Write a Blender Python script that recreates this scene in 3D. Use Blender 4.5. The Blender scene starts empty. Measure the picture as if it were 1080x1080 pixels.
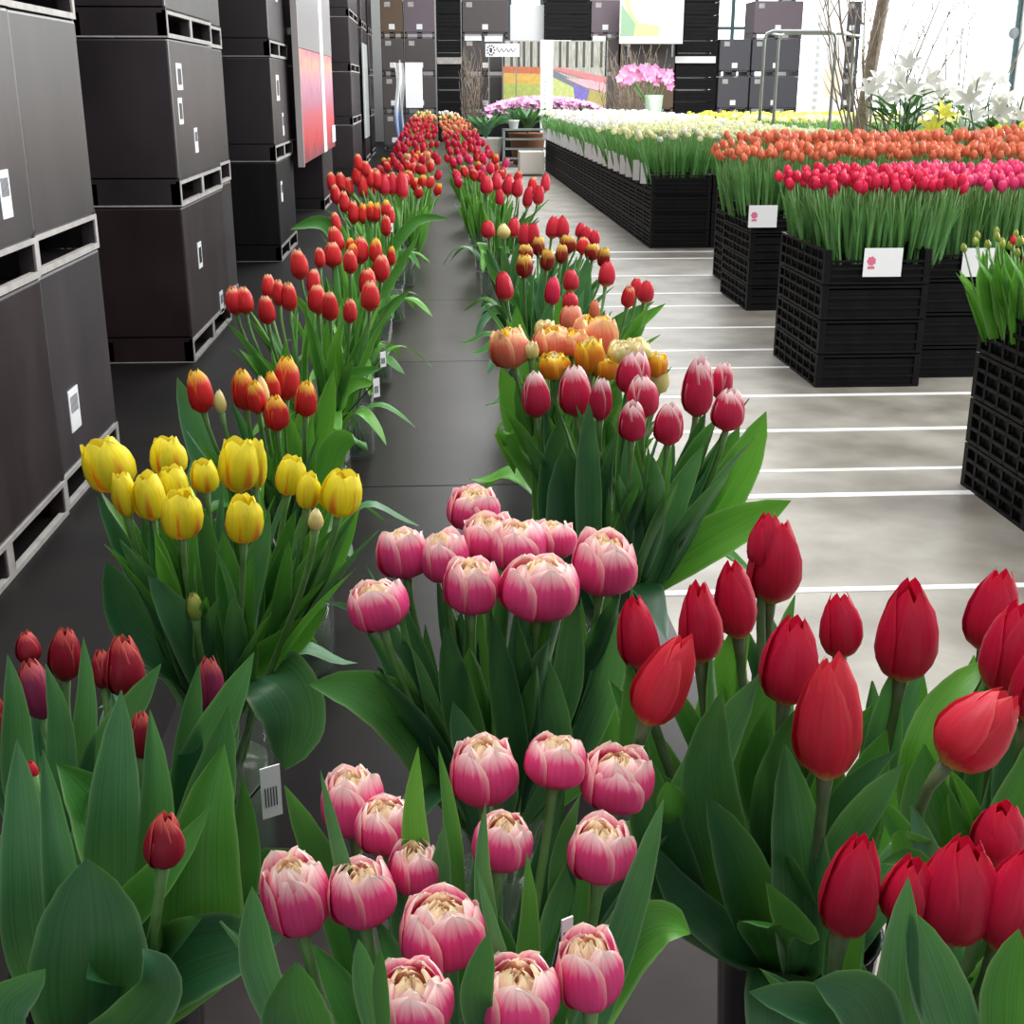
import bpy, math, random
from mathutils import Vector, Matrix, Quaternion
random.seed(7)
R = random.Random(11)
S = bpy.context.scene
C = S.collection

# ---------------------------------------------------------------- camera, sky, light, exposure
FP = 1320.0; CH = 1.5
PITCH = math.atan(448/FP); YAW = math.atan(83/FP*math.cos(PITCH))
cam_d = bpy.data.cameras.new('camera'); cam = bpy.data.objects.new('camera', cam_d); C.objects.link(cam)
cam_d.sensor_width = 36; cam_d.sensor_height = 36; cam_d.lens = 36*FP/1080
cam_d.clip_start = .02; cam_d.clip_end = 200
cam.location = (0, 0, CH)
cam.rotation_euler = (math.pi/2-PITCH, 0, -YAW)
S.camera = cam
w = bpy.data.worlds.new('hall_daylight'); S.world = w; w.use_nodes = True
bg = w.node_tree.nodes['Background']; bg.inputs[0].default_value = (.93, .97, 1, 1); bg.inputs[1].default_value = .5
def area(name, loc, target, sx, sy, power, col=(1, 1, 1)):
    l = bpy.data.lights.new(name, 'AREA'); l.shape = 'RECTANGLE'; l.size = sx; l.size_y = sy; l.energy = power; l.color = col
    o = bpy.data.objects.new(name, l); C.objects.link(o); o.location = loc
    o.rotation_euler = (Vector(target)-Vector(loc)).to_track_quat('-Z', 'Y').to_euler()
    return o
area('overhead_fill', (1.5, 3.0, 6.0), (0.3, 2.4, 0), 3.6, 9.0, 560, (1, .98, .95))  # added unseen fill lamp above the table, no roof opening is built
area('hall_window_light', (13.5, 14, 4.0), (0, 9, .8), 18, 4.0, 1900, (1, 1, 1))
area('far_overhead_fill', (5, 22, 7), (5, 22, 0), 9, 14, 1900, (1, 1, .98))  # added fill lamp out of view, brightens the far flower blocks from above
vs = S.view_settings; vs.view_transform = 'Standard'; vs.look = 'None'; vs.exposure = 0.28; vs.gamma = 1
vs.use_curve_mapping = False

# ---------------------------------------------------------------- measuring the photograph
def dirv(x, y):
    u = (x-540)/FP; v = (y-540)/FP
    f = math.cos(PITCH)-v*math.sin(PITCH); d = math.sin(PITCH)+v*math.cos(PITCH)
    return Vector((u*math.cos(YAW)+f*math.sin(YAW), -u*math.sin(YAW)+f*math.cos(YAW), -d))
EYE = Vector((0, 0, CH))
def atY(x, y, Y): d = dirv(x, y); return EYE+d*(Y/d.y)
def atZ(x, y, z): d = dirv(x, y); return EYE+d*((z-CH)/d.z)
def atX(x, y, X): d = dirv(x, y); return EYE+d*(X/d.x)
FWD = dirv(540, 540).normalized()
def depth(p): return (Vector(p)-EYE).dot(FWD)

# ---------------------------------------------------------------- mesh builder
class MB:
    def __init__(s): s.v = []; s.f = []; s.uv = []; s.mi = []; s.m = 0
    def add(s, vs_, fs, uvs=None):
        o = len(s.v); s.v += [tuple(p) for p in vs_]
        uvs = uvs or [(0, 0)]*len(vs_); s.uv += uvs
        s.f += [tuple(i+o for i in f) for f in fs]; s.mi += [s.m]*len(fs)
        return s
    def grid(s, rows, uvs, closed=False):
        nr = len(rows); nc = len(rows[0]); V = [p for r in rows for p in r]; U = [u for r in uvs for u in r]
        F = []
        for i in range(nr-1):
            for j in range(nc if closed else nc-1):
                k = (j+1) % nc
                F.append((i*nc+j, i*nc+k, (i+1)*nc+k, (i+1)*nc+j))
        return s.add(V, F, U)
    def box(s, x0, y0, z0, x1, y1, z1):
        V = [(x0,y0,z0),(x1,y0,z0),(x1,y1,z0),(x0,y1,z0),(x0,y0,z1),(x1,y0,z1),(x1,y1,z1),(x0,y1,z1)]
        return s.add(V, [(0,3,2,1),(4,5,6,7),(0,1,5,4),(1,2,6,5),(2,3,7,6),(3,0,4,7)])
    def tube(s, pts, r, n=7, cap=True):
        pts = [Vector(p) for p in pts]; rows = []; uvs = []
        for i, p in enumerate(pts):
            t = (pts[min(i+1, len(pts)-1)]-pts[max(i-1, 0)]).normalized()
            a = t.cross(Vector((0.13, .99, .05))).normalized(); b = t.cross(a)
            rr = r[i] if isinstance(r, (list, tuple)) else r
            rows.append([p+(a*math.cos(2*math.pi*k/n)+b*math.sin(2*math.pi*k/n))*rr for k in range(n)])
            uvs.append([(k/n, i/(len(pts)-1)) for k in range(n)])
        s.grid(rows, uvs, True)
        if cap:
            o = len(s.v)-len(pts)*n; s.f.append(tuple(range(o+n-1, o-1, -1))); s.mi.append(s.m)
            e = len(s.v)-n; s.f.append(tuple(range(e, e+n))); s.mi.append(s.m)
        return s
    def lathe(s, prof, n=20, c=(0, 0, 0)):
        rows = [[(c[0]+r*math.cos(2*math.pi*k/n), c[1]+r*math.sin(2*math.pi*k/n), c[2]+z) for k in range(n)] for r, z in prof]
        return s.grid(rows, [[(k/n, i/len(prof)) for k in range(n)] for i in range(len(prof))], True)
    def mesh(s, name, mats, smooth=True):
        m = bpy.data.meshes.new(name); m.from_pydata(s.v, [], s.f)
        if not isinstance(mats, (list, tuple)): mats = [mats]
        for a in mats: m.materials.append(a)
        m.polygons.foreach_set('material_index', s.mi)
        m.polygons.foreach_set('use_smooth', [smooth]*len(s.f))
        ul = m.uv_layers.new(name='UVMap'); li = [0]*len(m.loops); m.loops.foreach_get('vertex_index', li)
        buf = []
        for i in li: buf += s.uv[i]
        ul.data.foreach_set('uv', buf); m.update()
        return m
    def build(s, name, mats, parent=None, loc=(0, 0, 0), smooth=True, bevel=0):
        o = bpy.data.objects.new(name, s.mesh(name, mats, smooth)); C.objects.link(o); o.location = loc
        if parent: o.parent = parent
        if bevel:
            b = o.modifiers.new('bevel', 'BEVEL'); b.width = bevel; b.segments = 2; b.limit_method = 'ANGLE'
        return o
def tag(o, label, cat, group=None):
    o['label'] = label; o['category'] = cat
    if group: o['group'] = group
    return o
def empty(name, loc, label, cat, group=None, rz=0):
    o = bpy.data.objects.new(name, None); C.objects.link(o); o.location = loc; o.rotation_euler = (0, 0, rz); o.empty_display_size = .05
    return tag(o, label, cat, group)
def struct(o): o['kind'] = 'structure'; return o
def copyobj(o, loc, rz=0, parent=None):
    c = o.copy(); C.objects.link(c); c.location = loc; c.rotation_euler = (0, 0, rz)
    if parent: c.parent = parent
    return c
def copytree(o, loc, label, rz=0, group=None):
    c = copyobj(o, loc, rz); c['label'] = label
    if group: c['group'] = group
    for ch in o.children:
        d = ch.copy(); C.objects.link(d); d.parent = c
        for g in ch.children:
            e = g.copy(); C.objects.link(e); e.parent = d
    return c

# ---------------------------------------------------------------- materials
def mat(name, col, rough=.5, metal=0, spec=.5, emit=0, alpha=1, trans=0, noise=None, bump=0, stretch=(1, 1, 1)):
    m = bpy.data.materials.new(name); m.use_nodes = True; nt = m.node_tree; b = nt.nodes['Principled BSDF']
    b.inputs['Base Color'].default_value = (*col, 1); b.inputs['Roughness'].default_value = rough
    b.inputs['Metallic'].default_value = metal; b.inputs['Specular IOR Level'].default_value = spec
    if emit: b.inputs['Emission Color'].default_value = (*col, 1); b.inputs['Emission Strength'].default_value = emit
    b.inputs['Alpha'].default_value = alpha; b.inputs['Transmission Weight'].default_value = trans
    if noise:
        col2, scale = noise
        tc = nt.nodes.new('ShaderNodeTexCoord'); mp = nt.nodes.new('ShaderNodeMapping'); mp.inputs['Scale'].default_value = stretch
        n = nt.nodes.new('ShaderNodeTexNoise'); n.inputs['Scale'].default_value = scale; n.inputs['Detail'].default_value = 6
        r = nt.nodes.new('ShaderNodeValToRGB'); r.color_ramp.elements[0].position = .35; r.color_ramp.elements[1].position = .68
        r.color_ramp.elements[0].color = (*col, 1); r.color_ramp.elements[1].color = (*col2, 1)
        L = nt.links.new; L(tc.outputs['Object'], mp.inputs[0]); L(mp.outputs[0], n.inputs[0]); L(n.outputs[0], r.inputs[0]); L(r.outputs[0], b.inputs['Base Color'])
        if bump:
            bn = nt.nodes.new('ShaderNodeBump'); bn.inputs['Strength'].default_value = bump; bn.inputs['Distance'].default_value = .01
            L(n.outputs[0], bn.inputs['Height']); L(bn.outputs[0], b.inputs['Normal'])
    return m
def mth(nt, op, a, b=None, c=None):
    n = nt.nodes.new('ShaderNodeMath'); n.operation = op
    for i, x in enumerate((a, b, c)):
        if x is None: continue
        if isinstance(x, (int, float)): n.inputs[i].default_value = x
        else: nt.links.new(x, n.inputs[i])
    return n.outputs[0]
def ramp(nt, fac, stops):
    r = nt.nodes.new('ShaderNodeValToRGB'); nt.links.new(fac, r.inputs[0]); e = r.color_ramp.elements
    while len(e) < len(stops): e.new(.5)
    for k, (p, c) in enumerate(stops): e[k].position = p; e[k].color = (*c, 1)
    return r.outputs[0]
def mix(nt, fac, a, b):
    n = nt.nodes.new('ShaderNodeMix'); n.data_type = 'RGBA'; nt.links.new(fac, n.inputs[0]) if not isinstance(fac, (int, float)) else setattr(n.inputs[0], 'default_value', fac)
    for i, x in ((6, a), (7, b)):
        if isinstance(x, tuple): n.inputs[i].default_value = (*x, 1)
        else: nt.links.new(x, n.inputs[i])
    return n.outputs[2]
def uvnodes(nt):
    t = nt.nodes.new('ShaderNodeUVMap'); sp = nt.nodes.new('ShaderNodeSeparateXYZ'); nt.links.new(t.outputs[0], sp.inputs[0])
    return t.outputs[0], sp.outputs[0], sp.outputs[1]
def thin(nt, b, colour, amount, tint=None):
    tr = nt.nodes.new('ShaderNodeBsdfTranslucent'); nt.links.new(colour, tr.inputs[0])
    ms = nt.nodes.new('ShaderNodeMixShader'); ms.inputs[0].default_value = amount
    nt.links.new(b.outputs[0], ms.inputs[1]); nt.links.new(tr.outputs[0], ms.inputs[2])
    nt.links.new(ms.outputs[0], nt.nodes['Material Output'].inputs[0])
def leafmat(name, c1, c2, edge, rough=.36):
    m = bpy.data.materials.new(name); m.use_nodes = True; nt = m.node_tree; b = nt.nodes['Principled BSDF']
    uv, u, v = uvnodes(nt)
    mp = nt.nodes.new('ShaderNodeMapping'); mp.inputs['Scale'].default_value = (26, 1.2, 1); nt.links.new(uv, mp.inputs[0])
    n = nt.nodes.new('ShaderNodeTexNoise'); n.inputs['Scale'].default_value = 1; n.inputs['Detail'].default_value = 3; nt.links.new(mp.outputs[0], n.inputs[0])
    n2 = nt.nodes.new('ShaderNodeTexNoise'); n2.inputs['Scale'].default_value = 9; tc = nt.nodes.new('ShaderNodeTexCoord'); nt.links.new(tc.outputs['Object'], n2.inputs[0])
    f = mth(nt, 'MULTIPLY_ADD', n.outputs[0], .5, mth(nt, 'MULTIPLY', n2.outputs[0], .5))
    col = ramp(nt, f, [(.36, c1), (.64, c2)])
    e = mth(nt, 'POWER', mth(nt, 'ABSOLUTE', mth(nt, 'MULTIPLY_ADD', u, 2, -1)), 14)
    col = mix(nt, mth(nt, 'MULTIPLY', e, .55), col, edge)
    nt.links.new(col, b.inputs['Base Color']); b.inputs['Roughness'].default_value = rough; b.inputs['Specular IOR Level'].default_value = .45
    bn = nt.nodes.new('ShaderNodeBump'); bn.inputs['Strength'].default_value = .18; bn.inputs['Distance'].default_value = .002
    nt.links.new(n.outputs[0], bn.inputs['Height']); nt.links.new(bn.outputs[0], b.inputs['Normal'])
    thin(nt, b, mix(nt, .5, col, (.16, .42, .03)), .22)
    return m
def petalmat(name, body, base, edge, tip, e0=.55, t0=.75, streak=None, rough=.42, ep=3.0, tl=.22):
    """body colour, colour at the base, colour of the petal margins, colour of the tips"""
    m = bpy.data.materials.new(name); m.use_nodes = True; nt = m.node_tree; b = nt.nodes['Principled BSDF']
    uv, u, v = uvnodes(nt)
    mp = nt.nodes.new('ShaderNodeMapping'); mp.inputs['Scale'].default_value = (14, 1.3, 1); nt.links.new(uv, mp.inputs[0])
    n = nt.nodes.new('ShaderNodeTexNoise'); n.inputs['Scale'].default_value = 1; n.inputs['Detail'].default_value = 4; nt.links.new(mp.outputs[0], n.inputs[0])
    nz = mth(nt, 'MULTIPLY_ADD', n.outputs[0], .34, -.17)
    tc = nt.nodes.new('ShaderNodeTexCoord')
    s_ = mth(nt, 'ABSOLUTE', mth(nt, 'MULTIPLY_ADD', u, 2, -1))
    dark = tuple(c*.72 for c in body)
    col = mix(nt, n.outputs[0], dark, tuple(min(1, c*1.22) for c in body))
    if streak:
        k = mth(nt, 'MULTIPLY', mth(nt, 'SUBTRACT', 1, mth(nt, 'MULTIPLY', s_, 2.6)), mth(nt, 'SUBTRACT', 1.0, mth(nt, 'MULTIPLY', v, 1.15)))
        k = ramp(nt, mth(nt, 'ADD', k, nz), [(.12, (0, 0, 0)), (.5, (.85, .85, .85))])
        col = mix(nt, k, col, streak)
    ef = ramp(nt, mth(nt, 'ADD', mth(nt, 'MULTIPLY', mth(nt, 'POWER', s_, ep), mth(nt, 'MULTIPLY_ADD', v, .9, .25)), nz), [(e0*.6, (0, 0, 0)), (min(1, e0*1.5), (1, 1, 1))])
    col = mix(nt, ef, col, edge)
    tf = ramp(nt, mth(nt, 'ADD', v, nz), [(t0-.12, (0, 0, 0)), (min(1, t0+.2), (1, 1, 1))])
    col = mix(nt, tf, col, tip)
    bf = ramp(nt, mth(nt, 'ADD', v, mth(nt, 'MULTIPLY', nz, .4)), [(.03, (1, 1, 1)), (.17, (0, 0, 0))])
    col = mix(nt, bf, col, base)
    nt.links.new(col, b.inputs['Base Color']); b.inputs['Roughness'].default_value = rough; b.inputs['Specular IOR Level'].default_value = .35
    bn = nt.nodes.new('ShaderNodeBump'); bn.inputs['Strength'].default_value = .25; bn.inputs['Distance'].default_value = .002
    nt.links.new(n.outputs[0], bn.inputs['Height']); nt.links.new(bn.outputs[0], b.inputs['Normal'])
    thin(nt, b, col, tl)
    return m
LEAF = [leafmat('leaf_blue_green', (.022, .105, .042), (.085, .25, .11), (.36, .52, .28)),
        leafmat('leaf_mid_green', (.022, .13, .020), (.075, .27, .050), (.38, .55, .24)),
        leafmat('leaf_deep_green', (.008, .055, .022), (.028, .13, .048), (.24, .42, .2)),
        leafmat('leaf_fresh_green', (.055, .24, .02), (.15, .43, .055), (.42, .62, .24))]
LEAFX = leafmat('leaf_crate', (.07, .24, .05), (.21, .46, .16), (.3, .5, .22))
STEM = mat('stem_green', (.09, .22, .05), .45, noise=((.16, .32, .10), 30))
STEMR = mat('stem_dusky', (.07, .12, .045), .45, noise=((.13, .2, .09), 30))
PM = dict(
 red=petalmat('petal_red', (.60, .012, .055), (.60, .42, .12), (.70, .035, .08), (.58, .006, .03), e0=.9, t0=.9),
 coral=petalmat('petal_coral_red', (.68, .028, .055), (.72, .55, .16), (.76, .09, .10), (.7, .04, .06), e0=.8, t0=.9),
 maroon=petalmat('petal_maroon', (.30, .010, .028), (.10, .02, .05), (.75, .16, .12), (.70, .13, .10), e0=.62, t0=.86, ep=5),
 plum=petalmat('petal_plum', (.25, .02, .08), (.14, .03, .08), (.45, .05, .07), (.60, .12, .10), e0=.7, t0=.84),
 pink=petalmat('petal_pink_cream', (.90, .075, .27), (.62, .04, .12), (.95, .56, .50), (.98, .86, .78), e0=.60, t0=.82, ep=2.6, tl=.3),
 peachcore=petalmat('petal_peach_core', (.98, .50, .38), (.85, .15, .2), (.99, .84, .58), (.99, .86, .58), e0=.6, t0=.80, tl=.35),
 yellow=petalmat('petal_yellow', (.96, .74, .02), (.85, .56, .08), (.97, .82, .04), (.98, .86, .08), e0=.8, t0=.8, streak=(.78, .17, .03)),
 pinkwhite=petalmat('petal_pink_white', (.62, .020, .08), (.50, .05, .06), (.90, .55, .58), (.93, .80, .78), e0=.55, t0=.83, ep=4),
 redyellow=petalmat('petal_red_yellow', (.70, .025, .028), (.6, .05, .04), (.88, .42, .04), (.93, .68, .08), e0=.75, t0=.80, ep=4),
 redtip=petalmat('petal_red_pale_tip', (.70, .028, .035), (.66, .08, .05), (.80, .20, .10), (.92, .55, .30), e0=.8, t0=.92, ep=4),
 parrot=petalmat('petal_peach_parrot', (.90, .20, .13), (.80, .35, .12), (.95, .58, .30), (.96, .66, .34), e0=.5, t0=.78, ep=2),
 parrotor=petalmat('petal_orange_parrot', (.88, .26, .02), (.8, .5, .1), (.93, .60, .04), (.93, .66, .05), e0=.5, t0=.78, ep=2),
 paleyellow=petalmat('petal_pale_yellow', (.90, .74, .28), (.7, .7, .3), (.92, .80, .42), (.93, .82, .5), e0=.7, t0=.8),
 darkyellow=petalmat('petal_maroon_yellow', (.30, .012, .012), (.35, .03, .02), (.85, .48, .06), (.90, .62, .12), e0=.6, t0=.74, ep=4),
 salmon=petalmat('petal_salmon', (.88, .22, .14), (.85, .5, .25), (.92, .42, .26), (.93, .5, .32), e0=.7, t0=.8),
 orange=petalmat('petal_orange', (.95, .23, .12), (.85, .40, .12), (.94, .30, .14), (.94, .34, .18), e0=.7, t0=.8),
 crimson=petalmat('petal_crimson', (.80, .025, .09), (.7, .1, .14), (.86, .06, .14), (.88, .09, .18), e0=.8, t0=.85),
 magenta=petalmat('petal_magenta', (.84, .05, .20), (.7, .1, .15), (.90, .14, .28), (.92, .20, .32), e0=.8, t0=.85),
 white=petalmat('petal_white', (.97, .97, .90), (.7, .8, .4), (.98, .98, .94), (.98, .98, .95), e0=.7, t0=.8),
 cream=petalmat('petal_cream', (.96, .95, .50), (.7, .75, .3), (.97, .97, .68), (.97, .97, .72), e0=.7, t0=.8),
 brightyellow=petalmat('petal_bright_yellow', (.95, .88, .10), (.7, .7, .1), (.96, .92, .2), (.96, .93, .3), e0=.7, t0=.8),
 greenbud=petalmat('petal_green_bud', (.30, .42, .07), (.16, .32, .05), (.45, .5, .12), (.55, .5, .14), e0=.7, t0=.75),
)
BOXM = [mat('box_plastic_brown', (.020, .012, .0135), .36, noise=((.036, .023, .025), 3), stretch=(1, 3, .6), spec=.4),
        mat('box_plastic_purple', (.022, .0165, .020), .36, noise=((.042, .031, .037), 2.5), stretch=(1, 3, .6), spec=.9),
        mat('box_plastic_black', (.006, .005, .0065), .42, noise=((.011, .010, .012), 4), spec=.35, stretch=(3, 3, .5))]
BOXF = mat('box_worn_edge', (.36, .34, .33), .5, noise=((.50, .48, .46), 12))
CRATE = mat('crate_black_plastic', (.003, .003, .0035), .5, noise=((.007, .007, .008), 10), spec=.2)
WHITE = mat('white_card', (.85, .86, .88), .5); INKG = mat('grey_ink', (.22, .22, .26), .5); INK = mat('dark_ink', (.05, .05, .07), .5)
PINKINK = mat('pink_ink', (.72, .16, .28), .5)
GLASS = mat('vase_glass', (.12, .16, .14), .04, alpha=.14, spec=.9); WATER = mat('vase_water', (.16, .22, .15), .05, alpha=.45, spec=.5)
BLACKPL = mat('black_plastic', (.012, .012, .014), .22)
METAL = mat('grey_metal', (.30, .33, .32), .35, .6)

# ---------------------------------------------------------------- the setting
fl = MB().box(-6, -1.5, -.1, 17, 38, 0).build('floor', mat('concrete_floor', (.19, .172, .145), .42, noise=((.36, .34, .30), 2.6), bump=.03, stretch=(1, 1, 1)), smooth=False); struct(fl)
line_m = mat('floor_line_paint', (.92, .92, .92), .5, noise=((.78, .78, .77), 7))
fd = MB().box(-3, -1.5, 0, .42, 38, .004).build('floor_dark_coating', mat('floor_dark', (.008, .007, .007), .55, spec=.15, noise=((.014, .0125, .012), 2)), smooth=False); struct(fd)
for k, (y, wd) in enumerate([(2.64, .040), (3.59, .036), (4.54, .05), (4.87, .035), (5.50, .045), (6.18, .045), (6.86, .035), (7.36, .045), (8.1, .04), (8.96, .05), (9.55, .06), (10.5, .05), (11.6, .05), (12.1, .08)]):
    o = MB().box(.43, y-wd/2, .0, 9 if k > 5 else 6, y+wd/2, .0025).build('floor_marking', line_m, smooth=False); struct(o)
MB().box(-3.1, -1.5, 0, -3.0, 38, 5.2).build('wall_left', mat('wall_dark', (.025, .025, .028), .8), smooth=False)['kind'] = 'structure'
WALLW = mat('wall_white', (.88, .88, .87), .7)
MB().box(-6, 38, 0, 17, 38.1, 7).build('wall_back', WALLW, smooth=False)['kind'] = 'structure'
MB().box(17, -1.5, 0, 17.1, 38, 5.0).build('wall_right', WALLW, smooth=False)['kind'] = 'structure'
# daylight windows in the back wall, right
WIN = mat('window_daylight', (.95, 1, 1), .3, emit=2.2)
FRM = mat('window_frame_teal', (.10, .17, .19), .4)
def window(name, x0, x1, z0, z1, nv):
    g = MB().box(x0, 37.93, z0, x1, 37.97, z1).build(name, WIN, smooth=False); struct(g)
    m = MB()
    for k in range(nv+1):
        x = x0+(x1-x0)*k/nv; m.box(x-.05, 37.86, z0, x+.05, 37.99, z1)
    for z in ((z0, z1) if nv == 1 else (z0, (z0+z1)/2, z1)): m.box(x0, 37.87, z-.04, x1, 37.98, z+.04)
    m.build('window_frame', FRM, g, smooth=False)
window('window_1', 2.2, 4.0, 1.2, 5.0, 2)
window('window_2', 7.9, 9.9, 1.2, 5.0, 3)
window('window_3', 10.3, 16.9, .5, 6.6, 1)

# ---------------------------------------------------------------- flower and leaf shapes
def lerp_tab(tab, t):
    for (a, x), (b, y) in zip(tab, tab[1:]):
        if t <= b: k = (t-a)/(b-a); k = k*k*(3-2*k)*.4+k*.6; return x+(y-x)*k
    return tab[-1][1]
PROF = dict(
 closed=[(0, .14), (.08, .60), (.2, .88), (.36, 1), (.55, .96), (.75, .78), (.9, .52), (1, .30)],
 egg=[(0, .16), (.08, .64), (.2, .92), (.38, 1), (.6, .95), (.8, .76), (.93, .5), (1, .34)],
 bud=[(0, .16), (.1, .62), (.3, .96), (.5, 1), (.75, .78), (1, .2)],
 cup=[(0, .12), (.07, .55), (.2, .88), (.4, 1.02), (.65, 1.0), (.85, .88), (1, .80)],
 goblet=[(0, .14), (.08, .6), (.22, .9), (.45, 1), (.7, .93), (.9, .72), (1, .58)])
WTAB = [(0, .55), (.12, .9), (.35, 1), (.6, .97), (.78, .8), (.9, .52), (.97, .24), (1, .03)]
WROUND = [(0, .55), (.12, .9), (.35, 1), (.65, 1), (.82, .88), (.92, .62), (.98, .26), (1, .04)]
WBLUNT = [(0, .5), (.12, .85), (.35, 1), (.7, 1), (.86, .85), (.95, .55), (1, .12)]
def petal(mb, h, Rr, prof, phi, A, sc=1.0, top=1.0, nt=9, ns=6, wt=WTAB, spiral=.05, wav=0, tipout=0, rnd=R, zoff=0, crease=.03):
    P = PROF[prof]; ph1 = rnd.uniform(0, 6); rows = []; uvs = []
    tj = [rnd.uniform(-1, 1) for _ in range(3)]
    for i in range(nt+1):
        t = i/nt; t = 1-(1-t)**1.25
        row = []; ur = []
        for j in range(ns+1):
            s = 2*j/ns-1
            a = math.radians(A)*lerp_tab(wt, t)
            r = Rr*sc*lerp_tab(P, t)*(1+spiral*s-crease*math.exp(-(s/.22)**2)*t)
            r += Rr*tipout*max(0, t-.7)**2*6 + wav*Rr*math.sin(s*5+ph1+t*3)*t
            z = h*(t*top)+zoff+wav*Rr*.9*math.sin(s*7+ph1*2)*t*t + h*.015*tj[0]*t
            f = phi+s*a+tj[1]*.05*t
            row.append((r*math.cos(f), r*math.sin(f), z)); ur.append(((s+1)/2, t))
        rows.append(row); uvs.append(ur)
    mb.grid(rows, uvs)
KIND = {  # petal material, inner material, shape
 'red': ('red', 'red', 'closed'), 'coral': ('coral', 'red', 'closed'), 'maroon': ('maroon', 'maroon', 'closed'), 'plum': ('plum', 'plum', 'egg'),
 'pink': ('pink', 'peachcore', 'double'), 'yellow': ('yellow', 'yellow', 'goblet'), 'pinkwhite': ('pinkwhite', 'pinkwhite', 'egg'),
 'redyellow': ('redyellow', 'redyellow', 'egg'), 'redtip': ('redtip', 'redtip', 'egg'), 'parrot': ('parrot', 'parrotor', 'double'), 'parrotor': ('parrotor', 'paleyellow', 'double'),
 'paleyellow': ('paleyellow', 'paleyellow', 'double'), 'darkyellow': ('darkyellow', 'darkyellow', 'goblet'), 'salmon': ('salmon', 'salmon', 'goblet'),
 'redplain': ('coral', 'coral', 'egg'), 'greenbud': ('greenbud', 'greenbud', 'bud'), 'yellowbud': ('paleyellow', 'yellow', 'bud'), 'orange': ('orange', 'orange', 'egg'), 'crimson': ('crimson', 'crimson', 'egg')}
def head_meshes(kind, h, Rr, rnd, detail=2):
    """returns (inner MaterialBuilder, [outer petal builders], material outer, material inner)"""
    pm, im, shp = KIND[kind]; inner = MB(); outs = []; fr = 3.0 if kind in ('parrot', 'parrotor', 'paleyellow') else 1.0; Rr *= 1.1 if fr > 1 else 1
    nt, ns = ((10, 8) if detail == 2 else (7, 4) if detail == 1 else (4, 2))
    ph = rnd.uniform(0, 6.28)
    if shp == 'double':
        for L_, (sc, tp, n) in enumerate([(.86, 1.0, 5), (.66, 1.0, 5), (.44, .98, 4), (.22, .94, 3)]):
            inner.m = 0 if L_ == 0 else 1
            for k in range(n): petal(inner, h, Rr, 'cup', ph+L_*.7+k*6.283/n+rnd.uniform(-.15, .15), 50 if L_ < 2 else 60, sc*rnd.uniform(.95, 1.05), tp*rnd.uniform(.9, 1.04), nt, ns, WBLUNT, .08, .035*fr, -.35, rnd)
        for k in range(5):
            m = MB(); petal(m, h, Rr, 'cup', ph+k*6.283/5+rnd.uniform(-.12, .12), 50, rnd.uniform(.97, 1.05), rnd.uniform(.90, 1.06), nt, ns, WROUND, .07, .012*(fr*2-1), rnd.uniform(-.35, .12), rnd); outs.append(m)
    else:
        A = 62 if shp in ('closed', 'egg') else 58
        op = {'goblet': .0, 'closed': 0, 'egg': 0, 'bud': 0}[shp]
        for k in range(3): petal(inner, h, Rr, shp, ph+1.05+k*2.094+rnd.uniform(-.1, .1), A+4, .90, rnd.uniform(.97, 1.02), nt, ns, WBLUNT if shp == 'goblet' else WTAB, .05, .004, op, rnd)
        for k in range(3):
            m = MB(); petal(m, h, Rr, shp, ph+k*2.094+rnd.uniform(-.1, .1), A, 1.0, rnd.uniform(.93, 1.0), nt, ns, WTAB, .085, .006, rnd.uniform(-.05, .22)+op, rnd); outs.append(m)
    return inner, outs, PM[pm], PM[im]
LW = [(0, .42), (.15, .74), (.38, 1), (.6, .95), (.8, .68), (.93, .33), (1, .02)]
LSP = [(0, .38), (.25, .68), (.52, .97), (.66, 1), (.8, .84), (.92, .48), (1, .02)]
LWN = [(0, .7), (.2, .85), (.45, 1), (.7, .82), (.88, .45), (1, .03)]
def leaf(mb, pts, W, lat, nrm=None, fold=.35, n=14, ns=4, wt=LW, twist=0, wave=.0, rnd=R):
    """pts: path root..tip (Vectors). lat: function/vec giving sideways direction"""
    pts = [Vector(p) for p in pts]; rows = []; uvs = []; ph = rnd.uniform(0, 6)
    seg = [(b-a).length for a, b in zip(pts, pts[1:])]; tot = sum(seg) or 1e-6; D = []
    for k in range(25):
        g = tot*k/24; q_ = 0
        while q_ < len(seg)-1 and g > seg[q_]: g -= seg[q_]; q_ += 1
        D.append(pts[q_].lerp(pts[q_+1], min(1, g/max(seg[q_], 1e-6))))
    for _ in range(10): D = [D[0]]+[D[k-1]*.25+D[k]*.5+D[k+1]*.25 for k in range(1, 24)]+[D[24]]
    def at(t):
        k = t*24; i_ = min(int(k), 23); return D[i_].lerp(D[i_+1], k-i_)
    for i in range(n+1):
        t = i/n; p = at(t); tg = (at(min(1, t+.05))-at(max(0, t-.05))).normalized()
        L = Vector(lat)-tg*Vector(lat).dot(tg)
        L = L.normalized() if L.length > 1e-4 else tg.orthogonal().normalized()
        N = tg.cross(L).normalized()
        if twist: q = Quaternion(tg, twist*(t-.3)); L = q @ L; N = q @ N
        wd = W/2*lerp_tab(wt, t); row = []; ur = []
        for j in range(2*ns+1):
            s = j/ns-1
            off = fold*(s*s)*wd + wave*W*math.sin(t*9+ph+(1 if s > 0 else 3))*abs(s)**2
            row.append(p+L*(s*wd*(1-.18*fold*abs(s)))+N*off); ur.append(((s+1)/2, t))
        rows.append(row); uvs.append(ur)
    mb.grid(rows, uvs)

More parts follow.
